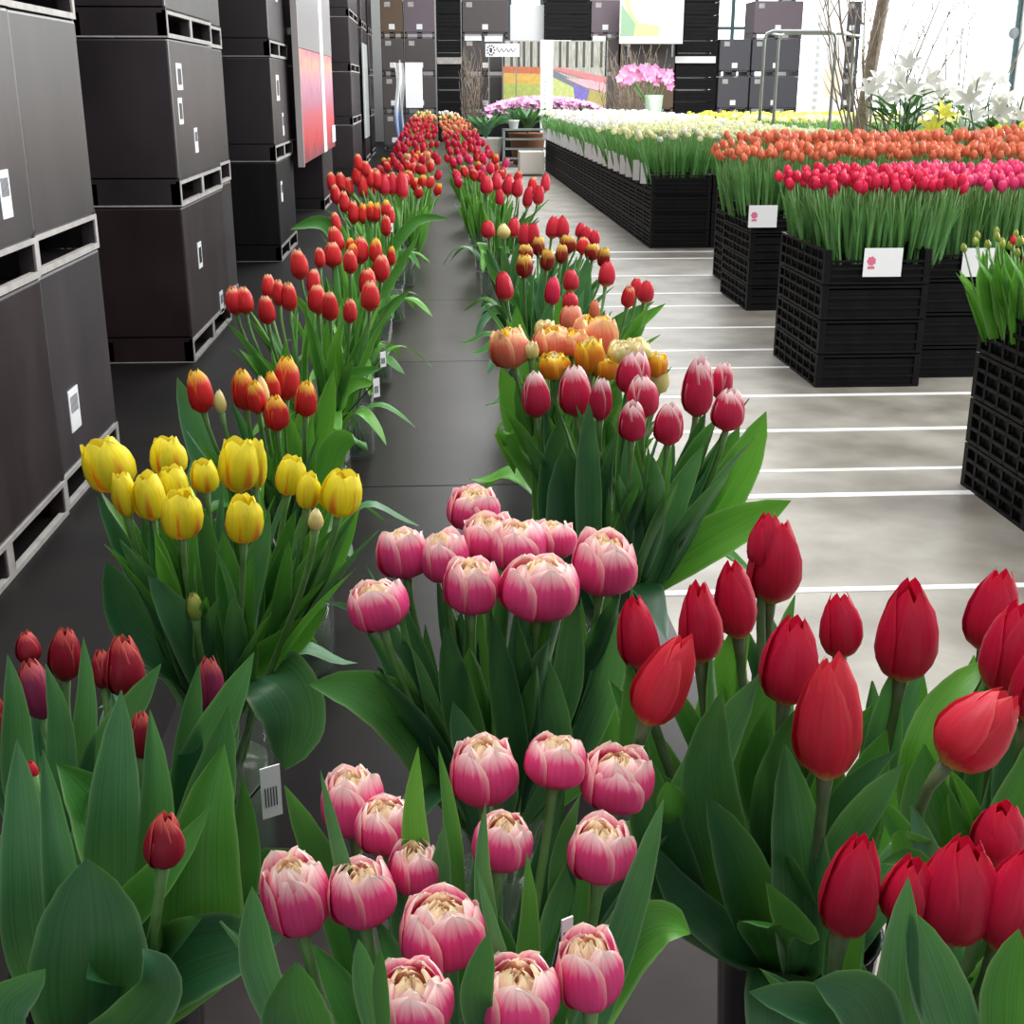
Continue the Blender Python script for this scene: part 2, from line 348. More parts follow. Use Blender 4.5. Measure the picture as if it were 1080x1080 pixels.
# ---------------------------------------------------------------- bouquets on the table
TABLE = .50
ORD = ['first', 'second', 'third', 'fourth', 'fifth', 'sixth', 'seventh', 'eighth', 'ninth', 'tenth', 'eleventh', 'twelfth', 'thirteenth', 'fourteenth', 'fifteenth', 'sixteenth', 'seventeenth', 'eighteenth']
def ordinal(i, n):
    if i == 0: return 'leftmost'
    if i == n-1: return 'rightmost'
    return ORD[i]+' from left'
LOOK = {'red': 'deep red closed tulip', 'coral': 'red pointed tulip with yellowish base', 'maroon': 'dark red tulip with pale edges', 'plum': 'plum-coloured tulip bud', 'pink': 'pink double tulip with cream tips', 'yellow': 'yellow tulip flamed with orange',
 'pinkwhite': 'crimson tulip with white edges', 'redyellow': 'red tulip with yellow tips', 'redtip': 'small red tulip', 'parrot': 'peach frilled double tulip', 'parrotor': 'orange frilled double tulip', 'paleyellow': 'pale yellow frilled tulip',
 'darkyellow': 'maroon tulip with yellow tips', 'salmon': 'salmon cup-shaped tulip', 'redplain': 'plain red tulip', 'greenbud': 'closed green tulip bud', 'yellowbud': 'small yellow tulip bud', 'orange': 'orange tulip', 'white': 'white tulip', 'crimson': 'crimson tulip'}
def bez(a, b, c, d, n):
    out = []
    for i in range(n+1):
        t = i/n; out.append(a*(1-t)**3+b*3*t*(1-t)**2+c*3*t*t*(1-t)+d*t**3)
    return out
def vase_thing(x, y, style, label, h=.25, r=.062):
    if style == 'black':
        m = MB().lathe([(0, .004), (r*.82, .0), (r*.85, .01), (r, h-.01), (r*1.05, h), (r*.98, h-.004), (r*.8, .02), (0, .02)], 28)
        o = m.build('vase', BLACKPL, None, (x, y, TABLE)); tag(o, label, 'vase'); return o
    m = MB().lathe([(0, .0), (r*.86, .0), (r*.88, .008), (r, h), (r*1.0-.003, h+.001), (r*.85, .014), (0, .014)], 28)
    o = m.build('vase', GLASS, None, (x, y, TABLE)); tag(o, label, 'vase')
    MB().lathe([(0, .018), (r*.80, .018), (r*.82, h*.6), (0, h*.6)], 24).build('water', WATER, o)
    return o
def bouquet(name, where, vx, vy, zb, heads, style='glass', near=2, nleaf=2, leafmix=(0, 1, 2), lw=.034, ll=.27, special=(), stemr=.0036, stem=None, seed=1, spread=1.0, lean=.35, rim=.25, rv=.062, short=''):
    """heads: (px, py, width px, height px, kind[, lean degrees])"""
    rnd = random.Random(seed); tul = []
    V = vase_thing(vx, vy, style, ('black plastic vase' if style == 'black' else 'clear glass vase of water')+' holding the '+where, rim, rv)
    order = sorted(range(len(heads)), key=lambda i: heads[i][0]); 
    same = {}
    for i in order: same.setdefault(heads[i][4], []).append(i)
    stem = stem or STEM
    for i, hd in enumerate(heads):
        px, py, wp, hp, kind = hd[:5]; ln = hd[5] if len(hd) > 5 else None
        p = atZ(px, py, zb); Y = vy+max(-.17, min(.17, p.y-vy))+(hd[6] if len(hd) > 6 else 0); c = atY(px, py, Y); Z = depth(c)
        mpp = Z/FP; el = math.atan2(EYE.z-c.z, math.hypot(c.x, c.y))
        Rr = wp*mpp/2; h = (hp*mpp-.5*wp*mpp*math.sin(el))/math.cos(el); h = max(h, Rr*1.7); shp_ = KIND[kind][2]
        if shp_ != 'double': h *= 1.10; h = max(h, Rr*2.35 if shp_ == 'goblet' else Rr*2.5)
        out = Vector((c.x-vx, c.y-vy, 0))
        if ln is None: ax = (Vector((0, 0, 1))+out*1.6*lean+Vector((rnd.uniform(-.06, .06), rnd.uniform(-.06, .06), 0))).normalized()
        else: ax = Vector((math.sin(math.radians(ln)), rnd.uniform(-.05, .05), math.cos(math.radians(ln)))).normalized()
        base = c-ax*h*.5
        a0 = Vector((vx, vy, 0))+out*(-.18)+Vector((rnd.uniform(-.012, .012), rnd.uniform(-.012, .012), 0)); a0.z = TABLE+.022
        rp = Vector((vx, vy, 0))+out.normalized()*min(rv*.75, out.length*.4)
        grp = same[kind]; k = grp.index(i)
        od = ordinal(k, len(grp)); od = od+' such' if ' ' not in od else od.replace(' ', ' such ', 1)
        lab = LOOK[kind]+', '+od+' in '+where if len(grp) > 1 else LOOK[kind]+', the only one in '+where
        T = empty('tulip', a0, lab, 'tulip', None)
        pts = bez(a0, Vector((rp.x, rp.y, TABLE+.26)), base-ax*.10, base+ax*.004, 12)
        MB().tube([q-a0 for q in pts], [stemr*(1.15-.15*j/12) if j < 12 else stemr*1.5 for j in range(13)], 8).build('stem', stem, T)
        q = Vector((0, 0, 1)).rotation_difference(ax)
        inner, outs, mo, mi = head_meshes(kind, h, Rr, rnd, near)
        if near < 2:
            hd_ = MB()
            for m_ in (inner, *outs):
                hd_.add(m_.v, m_.f, m_.uv)
                if m_ is inner: hd_.mi[-len(m_.mi):] = m_.mi
            ho = hd_.build('flower_head', [mo, mi], T)
        else:
            ho = inner.build('flower_head', [mo, mi], T)
            for m_ in outs: m_.build('petal', mo, ho)
        ho.location = base-a0; ho.rotation_mode = 'QUATERNION'; ho.rotation_quaternion = q
        nl = nleaf if kind not in ('greenbud', 'yellowbud') else 1
        for l in range(nl):
            th = rnd.uniform(0, 6.283) if out.length < .02 else math.atan2(out.y, out.x)+rnd.uniform(-1.3, 1.3)+(l*2.0 if l else 0)
            o_ = Vector((math.cos(th), math.sin(th), 0)); f0 = rnd.uniform(.42, .56)
            k0 = int(f0*12); root = pts[k0]; top = pts[min(12, k0+5)]
            up = (top-root).normalized(); Lx = ll*rnd.uniform(.62, 1.05)
            zmax = base.z+h*.25-root.z
            Lx = max(.10, zmax*rnd.uniform(.72, 1.12))
            d1 = (up+o_*rnd.uniform(.06, .26)*spread).normalized(); bend = rnd.uniform(.02, .32)*spread
            path = [root-up*.02]+[root+d1*Lx*t+o_*Lx*bend*t*t*.5-Vector((0, 0, 1))*Lx*bend*t**3*.30 for t in (.2, .4, .6, .8, 1)]
            m_ = MB(); leaf(m_, [x_-a0 for x_ in path], lw*rnd.uniform(.7, 1.15), Vector((-o_.y, o_.x, 0)), fold=rnd.uniform(.3, .8), twist=rnd.uniform(-.7, .7), n=12 if near else 7, ns=3 if near else 1, rnd=rnd, wave=.03)
            m_.build('leaf', LEAF[rnd.choice(leafmix)], T)
        tul.append((T, c, a0))
    nd = {'R3': 8, 'L3': 7, 'R4': 9, 'L4': 9, 'R5': 9, 'L5': 9, 'R6': 9, 'L6': 9, 'L7': 9, 'R7': 9, 'L2': 5, 'R2': 4, 'C2': 3, 'R1': 3}.get(name, 0)
    for l in range(nd):
        th = l*6.283/nd+rnd.uniform(-.3, .3); o_ = Vector((math.cos(th), math.sin(th), 0))
        T, c, a0 = tul[l % len(tul)]; r0 = Vector((vx, vy, TABLE+rim-.04))+o_*rv*.7; Lx = rnd.uniform(.13, .19)
        dz = rnd.uniform(.9, 1.7)
        path = [r0, r0+o_*Lx*.22+Vector((0, 0, Lx*.38*dz)), r0+o_*Lx*.5+Vector((0, 0, Lx*.52*dz)), r0+o_*Lx*.8+Vector((0, 0, Lx*.35*dz)), r0+o_*Lx*.98+Vector((0, 0, Lx*(.85*dz-.80)))]
        m_ = MB(); leaf(m_, [q_-a0 for q_ in path], lw*rnd.uniform(1.1, 1.5), Vector((-o_.y, o_.x, 0)), fold=rnd.uniform(-.3, .5), twist=rnd.uniform(-.4, .4), n=12, ns=3, rnd=rnd, wave=.03)
        m_.build('leaf', LEAF[rnd.choice(leafmix)], T)
    for sp in special:
        pp, wpx = sp[0], sp[1]; mi_ = sp[2] if len(sp) > 2 else 0; tw = sp[3] if len(sp) > 3 else 0; fold = sp[4] if len(sp) > 4 else .25
        P3 = [atY(x, y, vy+dy) for x, y, dy in pp]
        Zm = depth(P3[len(P3)//2]); W = wpx*Zm/FP*1.08
        near_t = min(tul, key=lambda t: (t[1]-P3[-1]).length); T, c, a0 = near_t
        root = Vector((vx+(P3[0].x-vx)*.3, vy+(P3[0].y-vy)*.3, min(TABLE+rim-.03, P3[0].z-.03)))
        tg = (P3[-1]-P3[0]).normalized(); view = (P3[len(P3)//2]-EYE).normalized()
        lat = tg.cross(view)
        m_ = MB(); leaf(m_, ([root-a0] if pp[0][1] < 1065 else [P3[0]*1.8-P3[1]*.8-a0])+[q_-a0 for q_ in P3], W, lat, fold=fold, twist=tw, n=24, ns=5, rnd=rnd, wt=LSP, wave=.015)
        m_.build('leaf', LEAF[mi_], T)
    return tul

# --- front centre: pink double tulips
bouquet('C1', 'the front pink bunch', .0, .66, 1.0, [
 (510,815,70,80,'pink'), (586,804,64,62,'pink'), (651,823,76,74,'pink', 5), (633,899,68,74,'pink'), (530,889,62,68,'pink', 8), (372,848,64,80,'pink'),
 (408,873,66,64,'pink'), (437,916,50,62,'pink'), (312,946,68,94,'pink', -6), (381,944,68,78,'pink'), (467,984,90,86,'pink'), (433,1058,84,86,'pink'), (547,1052,86,86,'pink'), (621,1026,70,88,'pink', -4)],
 near=2, nleaf=2, lw=.036, ll=.24, seed=3, special=[
 ([(300,1090,-.05),(268,1010,-.05),(266,935,-.05)], 38, 0), ([(330,1120,-.13),(305,1060,-.13),(312,1014,-.13)], 78, 2, 0, .5),
 ([(362,960,.12),(335,900,.12),(300,828,.12)], 44, 1), ([(360,900,.05),(342,850,.05),(338,812,.05)], 22, 0),
 ([(440,900,.08),(430,840,.08),(441,788,.08)], 36, 3), ([(480,900,.08),(476,840,.08),(462,787,.08)], 24, 1),
 ([(462,960,.06),(462,915,.06),(469,868,.06)], 38, 0), ([(520,980,.02),(500,905,.02),(512,846,.02)], 26, 0),
 ([(600,980,.1),(585,890,.1),(612,838,.1)], 34, 2), ([(650,1010,.05),(680,910,.05),(700,842,.05)], 36, 0),
 ([(590,1010,.08),(600,940,.1),(620,880,.1)], 56, 1), ([(560,1000,0),(560,940,0),(556,900,0)], 30, 1),
 ([(620,1080,.06),(655,990,.1),(705,962,.1),(728,985,.1)], 62, 3, .5), ([(540,1020,-.04),(508,960,-.04),(503,915,-.04)], 22, 0),
 ([(395,1090,-.1),(385,1040,-.1),(378,990,-.1)], 26, 0), ([(405,1090,-.12),(400,1040,-.12),(401,1000,-.12)], 18, 2),
 ([(510,1100,-.08),(500,1050,-.08),(515,985,-.08)], 34, 2), ([(430,1000,.06),(412,960,.06),(421,908,.06)], 26, 0)])
# --- centre, second: pink double tulips in a dense head
bouquet('C2', 'the second pink bunch', .06, 1.22, 1.03, [
 (398,640,62,58,'pink', -12), (426,585,54,60,'pink'), (468,589,50,60,'pink'), (499,538,52,52,'pink', 6), (515,568,58,50,'pink'), (546,578,60,62,'pink'), (583,570,48,46,'pink'),
 (498,620,56,66,'pink'), (570,622,80,78,'pink', 4), (637,596,68,74,'pink')],
 near=2, nleaf=4, lw=.036, ll=.25, leafmix=(0, 2, 2, 1), seed=5, spread=.55, rv=.066, special=[
 ([(450,800,-.08),(435,760,-.1),(385,722,-.1),(326,722,-.1)], 62, 1), ([(440,700,-.1),(405,655,-.1),(372,628,-.1),(342,634,-.1)], 18, 0),
 ([(560,810,-.05),(600,730,-.05),(605,620,-.05)], 34, 0), ([(610,800,-.02),(650,690,-.02),(640,620,-.02)], 36, 0), ([(500,800,-.08),(478,720,-.1),(470,660,-.1)], 40, 2),
 ([(545,800,-.08),(530,720,-.1),(520,650,-.1)], 34, 2), ([(590,800,-.06),(575,720,-.08),(560,670,-.08)], 38, 0), ([(640,790,0),(625,740,0),(640,690,0)], 44, 1), ([(530,830,-.12),(490,790,-.12),(478,740,-.12)], 40, 0)])
# --- left front: dark red buds among broad leaves
bouquet('L1', 'the left front bunch', -.315, .98, .93, [
 (30,683,26,36,'maroon'), (69,690,34,60,'maroon', 6), (38,728,36,64,'plum', -8, -.06), (131,702,42,66,'maroon'), (108,706,24,42,'maroon'), (221,723,30,60,'plum', 2, -.06), (149,775,28,54,'maroon', 4, -.10),
 (173,886,42,64,'maroon', 8, -.14), (1,765,22,60,'maroon'), (33,812,14,20,'redplain', 0, -.1), (2,1076,34,30,'pink')],
 near=2, nleaf=2, lw=.05, ll=.24, leafmix=(0, 2, 0), seed=8, style='black', rim=.23, rv=.085, special=[
 ([(215,1000,-.16),(205,880,-.16),(236,785,-.14)], 92, 1, .3, .45), ([(90,1000,-.2),(130,960,-.2),(180,920,-.2),(222,850,-.19)], 48, 1, .2),
 ([(118,900,-.12),(122,810,-.1),(128,728,-.08)], 58, 0), ([(165,880,-.14),(168,810,-.14),(158,748,-.14)], 44, 0, 0, .6), ([(30,1010,-.2),(28,900,-.18),(18,780,-.16)], 58, 0),
 ([(70,1000,-.21),(62,900,-.2),(45,790,-.18)], 44, 0, 0, .6), ([(180,870,-.05),(222,780,-.05),(268,688,-.05)], 50, 0), ([(90,1090,-.24),(95,1000,-.24),(92,905,-.22)], 118, 2, 0, .3),
 ([(70,1110,-.26),(130,1090,-.27),(180,1030,-.27),(150,1000,-.26)], 60, 2, .8), ([(120,1080,-.18),(190,1010,-.18),(300,985,-.18)], 84, 2, -.3), ([(200,980,-.12),(250,920,-.1),(318,896,-.1)], 62, 2),
 ([(10,1110,-.28),(-10,1060,-.28),(48,1022,-.28)], 60, 0, .5), ([(140,940,-.1),(105,850,-.08),(60,805,-.08)], 84, 1, .5), ([(15,820,0),(20,740,0),(8,690,0)], 36, 0), ([(60,830,-.02),(70,760,-.02),(48,700,-.02)], 34, 0),
 ([(78,830,0),(95,750,0),(88,672,0)], 28, 0), ([(200,860,-.06),(195,790,-.05),(210,700,-.04)], 36, 2), ([(210,880,-.08),(225,820,-.08),(240,745,-.08)], 60, 0, .4), ([(100,800,0),(130,760,.0),(170,700,0)], 44, 0),
 ([(250,960,-.12),(262,900,-.12),(256,820,-.12)], 40, 2)])
# --- left second: yellow tulips
bouquet('L2', 'the yellow bunch', -.29, 1.50, 1.05, [
 (114,491,52,54,'yellow', -14), (177,482,38,44,'yellow'), (131,522,26,48,'yellow'), (158,524,34,52,'yellow'), (183,512,32,44,'yellow'), (191,543,44,56,'yellow'), (216,503,30,36,'yellow'), (252,491,44,58,'yellow'),
 (271,490,20,52,'yellow', 4), (257,548,40,54,'yellow'), (306,502,32,44,'yellow', 12), (325,518,26,40,'yellow'), (361,521,44,46,'yellow', 12), (333,548,16,26,'yellowbud'), (205,640,18,32,'greenbud')],
 near=2, nleaf=5, lw=.03, ll=.30, leafmix=(1, 0, 0, 1, 3), seed=13, spread=.7, special=[
 ([(250,705,-.05),(300,685,-.08),(345,640,-.08)], 34, 3), ([(262,715,-.06),(290,712,-.12),(318,745,-.13),(300,812,-.13)], 74, 0, .4, .35), ([(195,700,-.05),(140,665,-.05),(112,592,-.05)], 48, 2), ([(215,710,-.1),(195,660,-.12),(156,606,-.12)], 40, 0),
 ([(290,680,0),(345,610,0),(382,510,0)], 26, 3), ([(270,690,-.05),(320,600,-.05),(352,525,-.05)], 26, 1), ([(245,690,-.08),(262,620,-.08),(285,540,-.08)], 30, 0), ([(225,700,-.1),(225,610,-.1),(212,530,-.1)], 30, 2),
 ([(200,690,0),(140,600,0),(102,522,0)], 22, 2), ([(180,700,-.05),(160,590,-.05),(150,540,-.05)], 22, 2), ([(260,700,-.1),(245,640,-.1),(235,560,-.1)], 34, 1)])
# --- right second: pink and white tulips
bouquet('R2', 'the white-edged bunch', .265, 1.80, 1.08, [
 (565,416,30,48,'pinkwhite'), (607,412,36,54,'pinkwhite', -4), (634,421,24,46,'pinkwhite'), (669,394,36,48,'pinkwhite', 4), (677,419,34,46,'pinkwhite', -4), (667,444,30,44,'pinkwhite'), (706,447,32,46,'pinkwhite', 2),
 (737,408,34,62,'pinkwhite', 3), (761,402,24,38,'pinkwhite'), (769,432,36,46,'pinkwhite', 6)],
 near=2, nleaf=4, lw=.042, ll=.30, leafmix=(0, 2, 1), seed=17, spread=.55, rv=.072, special=[
 ([(650,640,-.05),(700,600,-.06),(760,560,-.08),(834,528,-.1)], 46, 3, .2), ([(670,620,0),(740,560,0),(785,490,0),(808,434,0)], 44, 3), ([(690,600,.02),(745,520,.02),(780,450,.02)], 36, 1),
 ([(622,600,-.1),(620,500,-.1),(621,424,-.1)], 28, 0), ([(662,600,-.12),(668,520,-.12),(660,462,-.12)], 28, 0), ([(590,590,-.08),(585,500,-.06),(590,442,-.06)], 40, 2), ([(640,610,-.1),(660,560,-.1),(700,480,-.08)], 34, 0),
 ([(610,620,-.08),(600,540,-.08),(596,470,-.08)], 50, 2), ([(700,600,-.1),(705,540,-.1),(742,470,-.1)], 28, 0), ([(585,620,-.03),(572,540,-.03),(566,440,-.03)], 20, 1)])
# --- right front red tulips
bouquet('R1', 'the front red bunch', .33, .98, 1.05, [
 (672,668,44,80,'red', -8), (817,593,56,92,'red', 2), (808,572,40,64,'red', 2), (776,634,44,84,'red', -8), (738,657,46,88,'red', -4), (702,718,58,104,'coral', 22), (834,697,62,98,'red', 4), (886,660,44,72,'red', -4), (875,757,72,134,'coral', 0), (956,667,64,110,'red', 0)],
 near=2, nleaf=2, lw=.05, ll=.26, leafmix=(0, 2, 1), seed=23, spread=.8, style='black', rim=.25, rv=.075, stemr=.0046, stem=STEMR, special=[
 ([(700,930,-.05),(735,820,-.06),(800,712,-.07)], 52, 0), ([(850,1000,-.14),(845,900,-.14),(828,785,-.12)], 66, 0, 0, .5), ([(760,900,-.1),(740,800,-.1),(760,730,-.1)], 66, 2), ([(800,960,-.16),(860,1000,-.18),(808,930,-.18)], 60, 1, .5),
 ([(720,960,-.1),(690,870,-.1),(672,780,-.1)], 60, 2), ([(668,840,.0),(668,760,0),(664,696,0)], 36, 1), ([(672,790,.1),(668,690,.08),(666,616,.08)], 22, 0), ([(800,900,.0),(800,800,.0),(806,700,0)], 60, 2), ([(745,780,.08),(770,700,.08),(790,640,.08)], 44, 3),
 ([(880,950,-.05),(905,850,-.05),(935,770,-.05)], 54, 1), ([(890,900,0),(925,830,0),(945,700,0)], 40, 0), ([(910,910,.05),(960,820,.05),(972,700,.05)], 34, 1), ([(860,900,-.08),(900,820,-.08),(948,790,-.08)], 34, 2),
 ([(770,990,-.12),(700,930,-.12),(690,890,-.12)], 44, 2), ([(790,940,-.13),(770,880,-.13),(745,840,-.13)], 60, 2), ([(830,890,-.03),(790,820,-.02),(812,742,-.02)], 46, 1)])
# --- further right red tulips
bouquet('R1b', 'the right-edge red bunch', .50, .96, 1.05, [
 (1048,645,54,92,'red', 6), (1068,685,66,104,'red', 4), (1031,769,74,102,'coral', 36), (1092,720,50,90,'red', 4)],
 near=2, nleaf=3, lw=.052, ll=.24, leafmix=(0, 1, 3), seed=29, style='black', rim=.22, rv=.07, stemr=.0046, stem=STEMR, special=[
 ([(985,880,-.05),(960,820,-.04),(1000,720,-.02),(1046,694,0)], 52, 3), ([(1000,900,-.05),(970,850,-.05),(975,785,-.05)], 72, 1, .3), ([(1070,880,-.05),(1055,820,-.05),(1072,750,-.05)], 34, 0), ([(1050,900,-.1),(1090,830,-.1),(1100,760,-.1)], 60, 1)])
bouquet('R0', 'the bottom-right red bunch', .33, .72, 1.0, [
 (899,935,62,116,'red', 6), (957,940,52,76,'red', 10), (1010,940,82,120,'red', 6), (1055,878,56,70,'red', 4), (1072,950,70,116,'red', 12)],
 near=2, nleaf=2, lw=.05, ll=.22, leafmix=(0, 2, 1), seed=31, style='black', rim=.2, rv=.07, stemr=.005, stem=STEMR, special=[
 ([(960,1130,-.08),(945,1040,-.1),(958,925,-.1)], 44, 0), ([(1020,1130,-.1),(990,1040,-.1),(962,960,-.1)], 60, 0), ([(960,960,.05),(990,905,.06),(945,882,.06),(930,910,.06)], 46, 1, .5), ([(900,1130,-.1),(880,1060,-.1),(790,1046,-.1)], 48, 2),
 ([(930,1120,-.12),(910,1050,-.12),(858,1035,-.12)], 70, 2, .4), ([(1060,1120,-.1),(1060,1040,-.1),(1075,980,-.1)], 50, 1), ([(900,1060,0),(880,990,.02),(880,960,.02)], 60, 2)])
# --- second rank of bunches
bouquet('R3', 'the frilled peach bunch', .25, 2.20, 1.09, [
 (538,368,38,46,'parrot', -12), (584,387,30,32,'parrotor'), (582,362,36,38,'parrot'), (603,337,26,26,'salmon'), (604,362,30,30,'parrot'), (628,356,44,46,'parrot'), (640,388,30,30,'parrotor'), (622,376,28,40,'parrotor'), (655,372,26,22,'paleyellow'), (672,370,26,22,'paleyellow'), (692,386,22,28,'parrotor'), (695,404,18,26,'paleyellow'), (575,348,20,20,'paleyellow'), (560,370,14,20,'paleyellow')],
 near=1, nleaf=2, lw=.045, ll=.28, leafmix=(3, 1, 3), seed=37, special=[
 ([(590,520,-.05),(555,470,-.05),(528,386,-.05)], 34, 3), ([(585,540,-.08),(560,490,-.1),(530,440,-.1),(543,500,-.1)], 30, 3), ([(580,480,-.1),(560,440,-.1),(545,400,-.1)], 40, 1)])
bouquet('L3', 'the yellow-tipped left bunch', -.25, 2.05, 1.05, [
 (210,413,27,46,'redyellow', -8), (232,424,13,26,'yellowbud'), (257,411,26,44,'redyellow'), (270,419,22,36,'redyellow'), (302,399,28,46,'redyellow'), (287,408,16,32,'redyellow'), (291,436,26,38,'redyellow'), (323,421,24,38,'redyellow', 5), (277,415,14,36,'yellowbud')],
 near=1, nleaf=3, lw=.036, ll=.28, leafmix=(0, 1, 3), seed=41, special=[
 ([(240,540,-.03),(215,480,-.03),(187,398,-.03)], 30, 0), ([(330,560,-.05),(355,455,-.08),(382,455,-.1),(388,475,-.1)], 30, 1), ([(300,560,0),(335,480,0),(352,390,0)], 24, 3), ([(300,560,0),(320,470,0),(330,400,0)], 26, 3)])
bouquet('R4', 'the right-row bunch behind the peach one', .30, 2.85, 1.07, [
 (532,302,19,31,'redplain'), (583,307,17,29,'crimson'), (602,296,17,23,'redplain'), (601,318,18,18,'redplain'), (627,328,12,24,'orange'), (640,289,18,27,'redplain'), (663,313,15,23,'redtip'), (671,304,15,20,'redplain'), (681,308,17,24,'redplain')],
 near=1, nleaf=3, lw=.045, ll=.28, leafmix=(1, 3, 3, 0), seed=43, special=[([(600,380,0),(660,350,0),(702,320,0)], 18, 3), ([(600,390,0),(650,340,0),(690,318,0)], 18, 1), ([(560,400,-.1),(545,350,-.1),(545,322,-.1)], 22, 3), ([(590,390,-.1),(573,350,-.1),(580,320,-.1)], 24, 0)])
bouquet('L4', 'the fourth left-row bunch', -.27, 2.85, 1.05, [
 (247,317,20,29,'redtip'), (258,317,18,28,'redtip'), (281,327,18,30,'redtip'), (283,302,15,25,'redtip'), (294,309,14,27,'redtip'), (305,313,17,30,'redtip'), (331,297,15,26,'redtip'), (335,316,20,30,'redtip'), (348,323,18,31,'redtip'), (369,328,15,26,'redtip'), (388,297,19,28,'redtip'), (390,312,20,31,'redtip')],
 near=1, nleaf=3, lw=.034, ll=.27, leafmix=(3, 3, 1), seed=47, special=[([(330,440,-.05),(365,395,-.05),(403,388,-.05)], 16, 1), ([(330,440,-.08),(370,400,-.08),(396,405,-.08)], 20, 3)])
bouquet('R5', 'the maroon-and-yellow bunch', .27, 3.5, 1.06, [
 (553,281,19,24,'darkyellow'), (554,267,16,18,'darkyellow'), (568,260,14,20,'darkyellow'), (577,274,15,23,'darkyellow'), (592,268,13,20,'darkyellow'), (599,258,17,17,'darkyellow'), (615,259,15,16,'redtip'), (625,266,16,17,'darkyellow'), (637,272,14,21,'darkyellow')],
 near=1, nleaf=3, lw=.045, ll=.26, leafmix=(0, 1), seed=53, special=[([(570,330,0),(560,300,0),(556,285,0)], 18, 0), ([(610,330,0),(618,290,0),(620,270,0)], 18, 0), ([(560,330,-.1),(525,300,-.1),(512,275,-.1)], 12, 1)])
bouquet('L5', 'the fifth left-row bunch', -.24, 3.45, 1.06, [
 (315,279,19,31,'redtip'), (337,272,12,21,'redtip'), (351,269,19,26,'redtip'), (354,253,16,27,'redtip', -12), (369,276,15,25,'redtip'), (380,264,17,28,'redtip'), (396,264,14,25,'redyellow'), (402,283,19,28,'redtip'), (413,270,9,20,'redyellow'), (369,258,9,14,'redyellow'), (372,266,12,18,'redyellow')],
 near=1, nleaf=3, lw=.036, ll=.26, leafmix=(3, 1), seed=59, special=[([(380,350,0),(410,300,0),(440,250,0)], 10, 1), ([(380,360,0),(405,330,0),(433,305,0)], 12, 1)])
bouquet('R6', 'the bunch behind the maroon one', .27, 4.25, 1.06, [
 (515,242,15,19,'redplain'), (531,244,14,15,'yellowbud'), (542,240,14,21,'redplain'), (553,248,14,24,'redplain'), (562,247,14,24,'redplain'), (583,240,15,23,'redplain'), (593,240,15,23,'redplain'), (612,243,11,16,'redplain'), (619,247,12,15,'redplain'), (627,251,12,16,'redplain')],
 near=1, nleaf=2, lw=.04, ll=.26, leafmix=(1, 0), seed=61)
bouquet('L6', 'the sixth left-row bunch', -.22, 4.4, 1.06, [
 (354,235,11,22,'redtip'), (363,213,11,22,'redtip'), (373,224,12,23,'redtip'), (383,225,11,21,'redyellow'), (391,223,11,20,'redyellow'), (397,224,10,20,'redyellow'), (407,238,11,22,'redtip'), (407,220,11,18,'redyellow'), (412,228,9,20,'redtip')],
 near=1, nleaf=3, lw=.036, ll=.27, leafmix=(1, 3), seed=67, special=[([(375,290,0),(345,228,0),(306,242,0)], 16, 1), ([(400,280,0),(440,226,0),(474,231,0)], 12, 1)])
bouquet('L7', 'the seventh left-row bunch', -.20, 5.6, 1.07, [
 (350,192,11,20,'redtip'), (354,205,11,20,'redtip'), (360,192,11,20,'redtip'), (368,197,10,19,'redtip'), (377,185,12,22,'redtip'), (383,196,13,24,'redtip'), (391,188,10,19,'redtip'), (398,190,11,20,'redtip'), (406,195,13,23,'redplain'), (414,195,11,22,'redplain'), (424,196,13,28,'redplain'), (378,172,10,18,'redtip'), (386,178,10,16,'redtip')],
 near=1, nleaf=2, lw=.034, ll=.26, leafmix=(1, 3), seed=71)
bouquet('R7', 'the right-row bunch halfway up', .26, 5.9, 1.07, [
 (513,195,14,20,'redplain'), (527,208,10,17,'redplain'), (524,192,12,18,'redplain'), (536,196,13,20,'redplain'), (546,198,12,20,'redplain'), (557,208,11,22,'redplain'), (568,206,12,20,'redplain'), (575,193,10,19,'redplain'), (562,196,11,18,'redtip')],
 near=1, nleaf=2, lw=.04, ll=.26, leafmix=(1, 0, 3), seed=73)
# --- far bunches: whole tulips share a few shapes
def far_proto(kind, seed, h=.07, Rr=.024):
    rnd = random.Random(seed); m = MB(); inner, outs, mo, mi = head_meshes(kind, h, Rr, rnd, 0)
    z0 = .45
    for q in (inner, *outs): m.add([(x, y, z+z0) for x, y, z in q.v], q.f, q.uv)
    m.m = 1; m.tube([(0, 0, 0), (.004, 0, .2), (0, 0, z0+.01)], .0035, 5)
    m.m = 2
    for k in range(3):
        th = rnd.uniform(0, 6.28); o_ = Vector((math.cos(th), math.sin(th), 0)); lat = Vector((-o_.y, o_.x, 0))
        path = [o_*.005+Vector((0, 0, .14)), o_*.02+Vector((0, 0, .22)), o_*.035+Vector((0, 0, .30)), o_*.055+Vector((0, 0, .37))]
        leaf(m, path, .042, lat, n=5, ns=1, fold=.3, rnd=rnd)
    return m.mesh('tulip', [mo, STEM, LEAF[3]])
FARP = {}
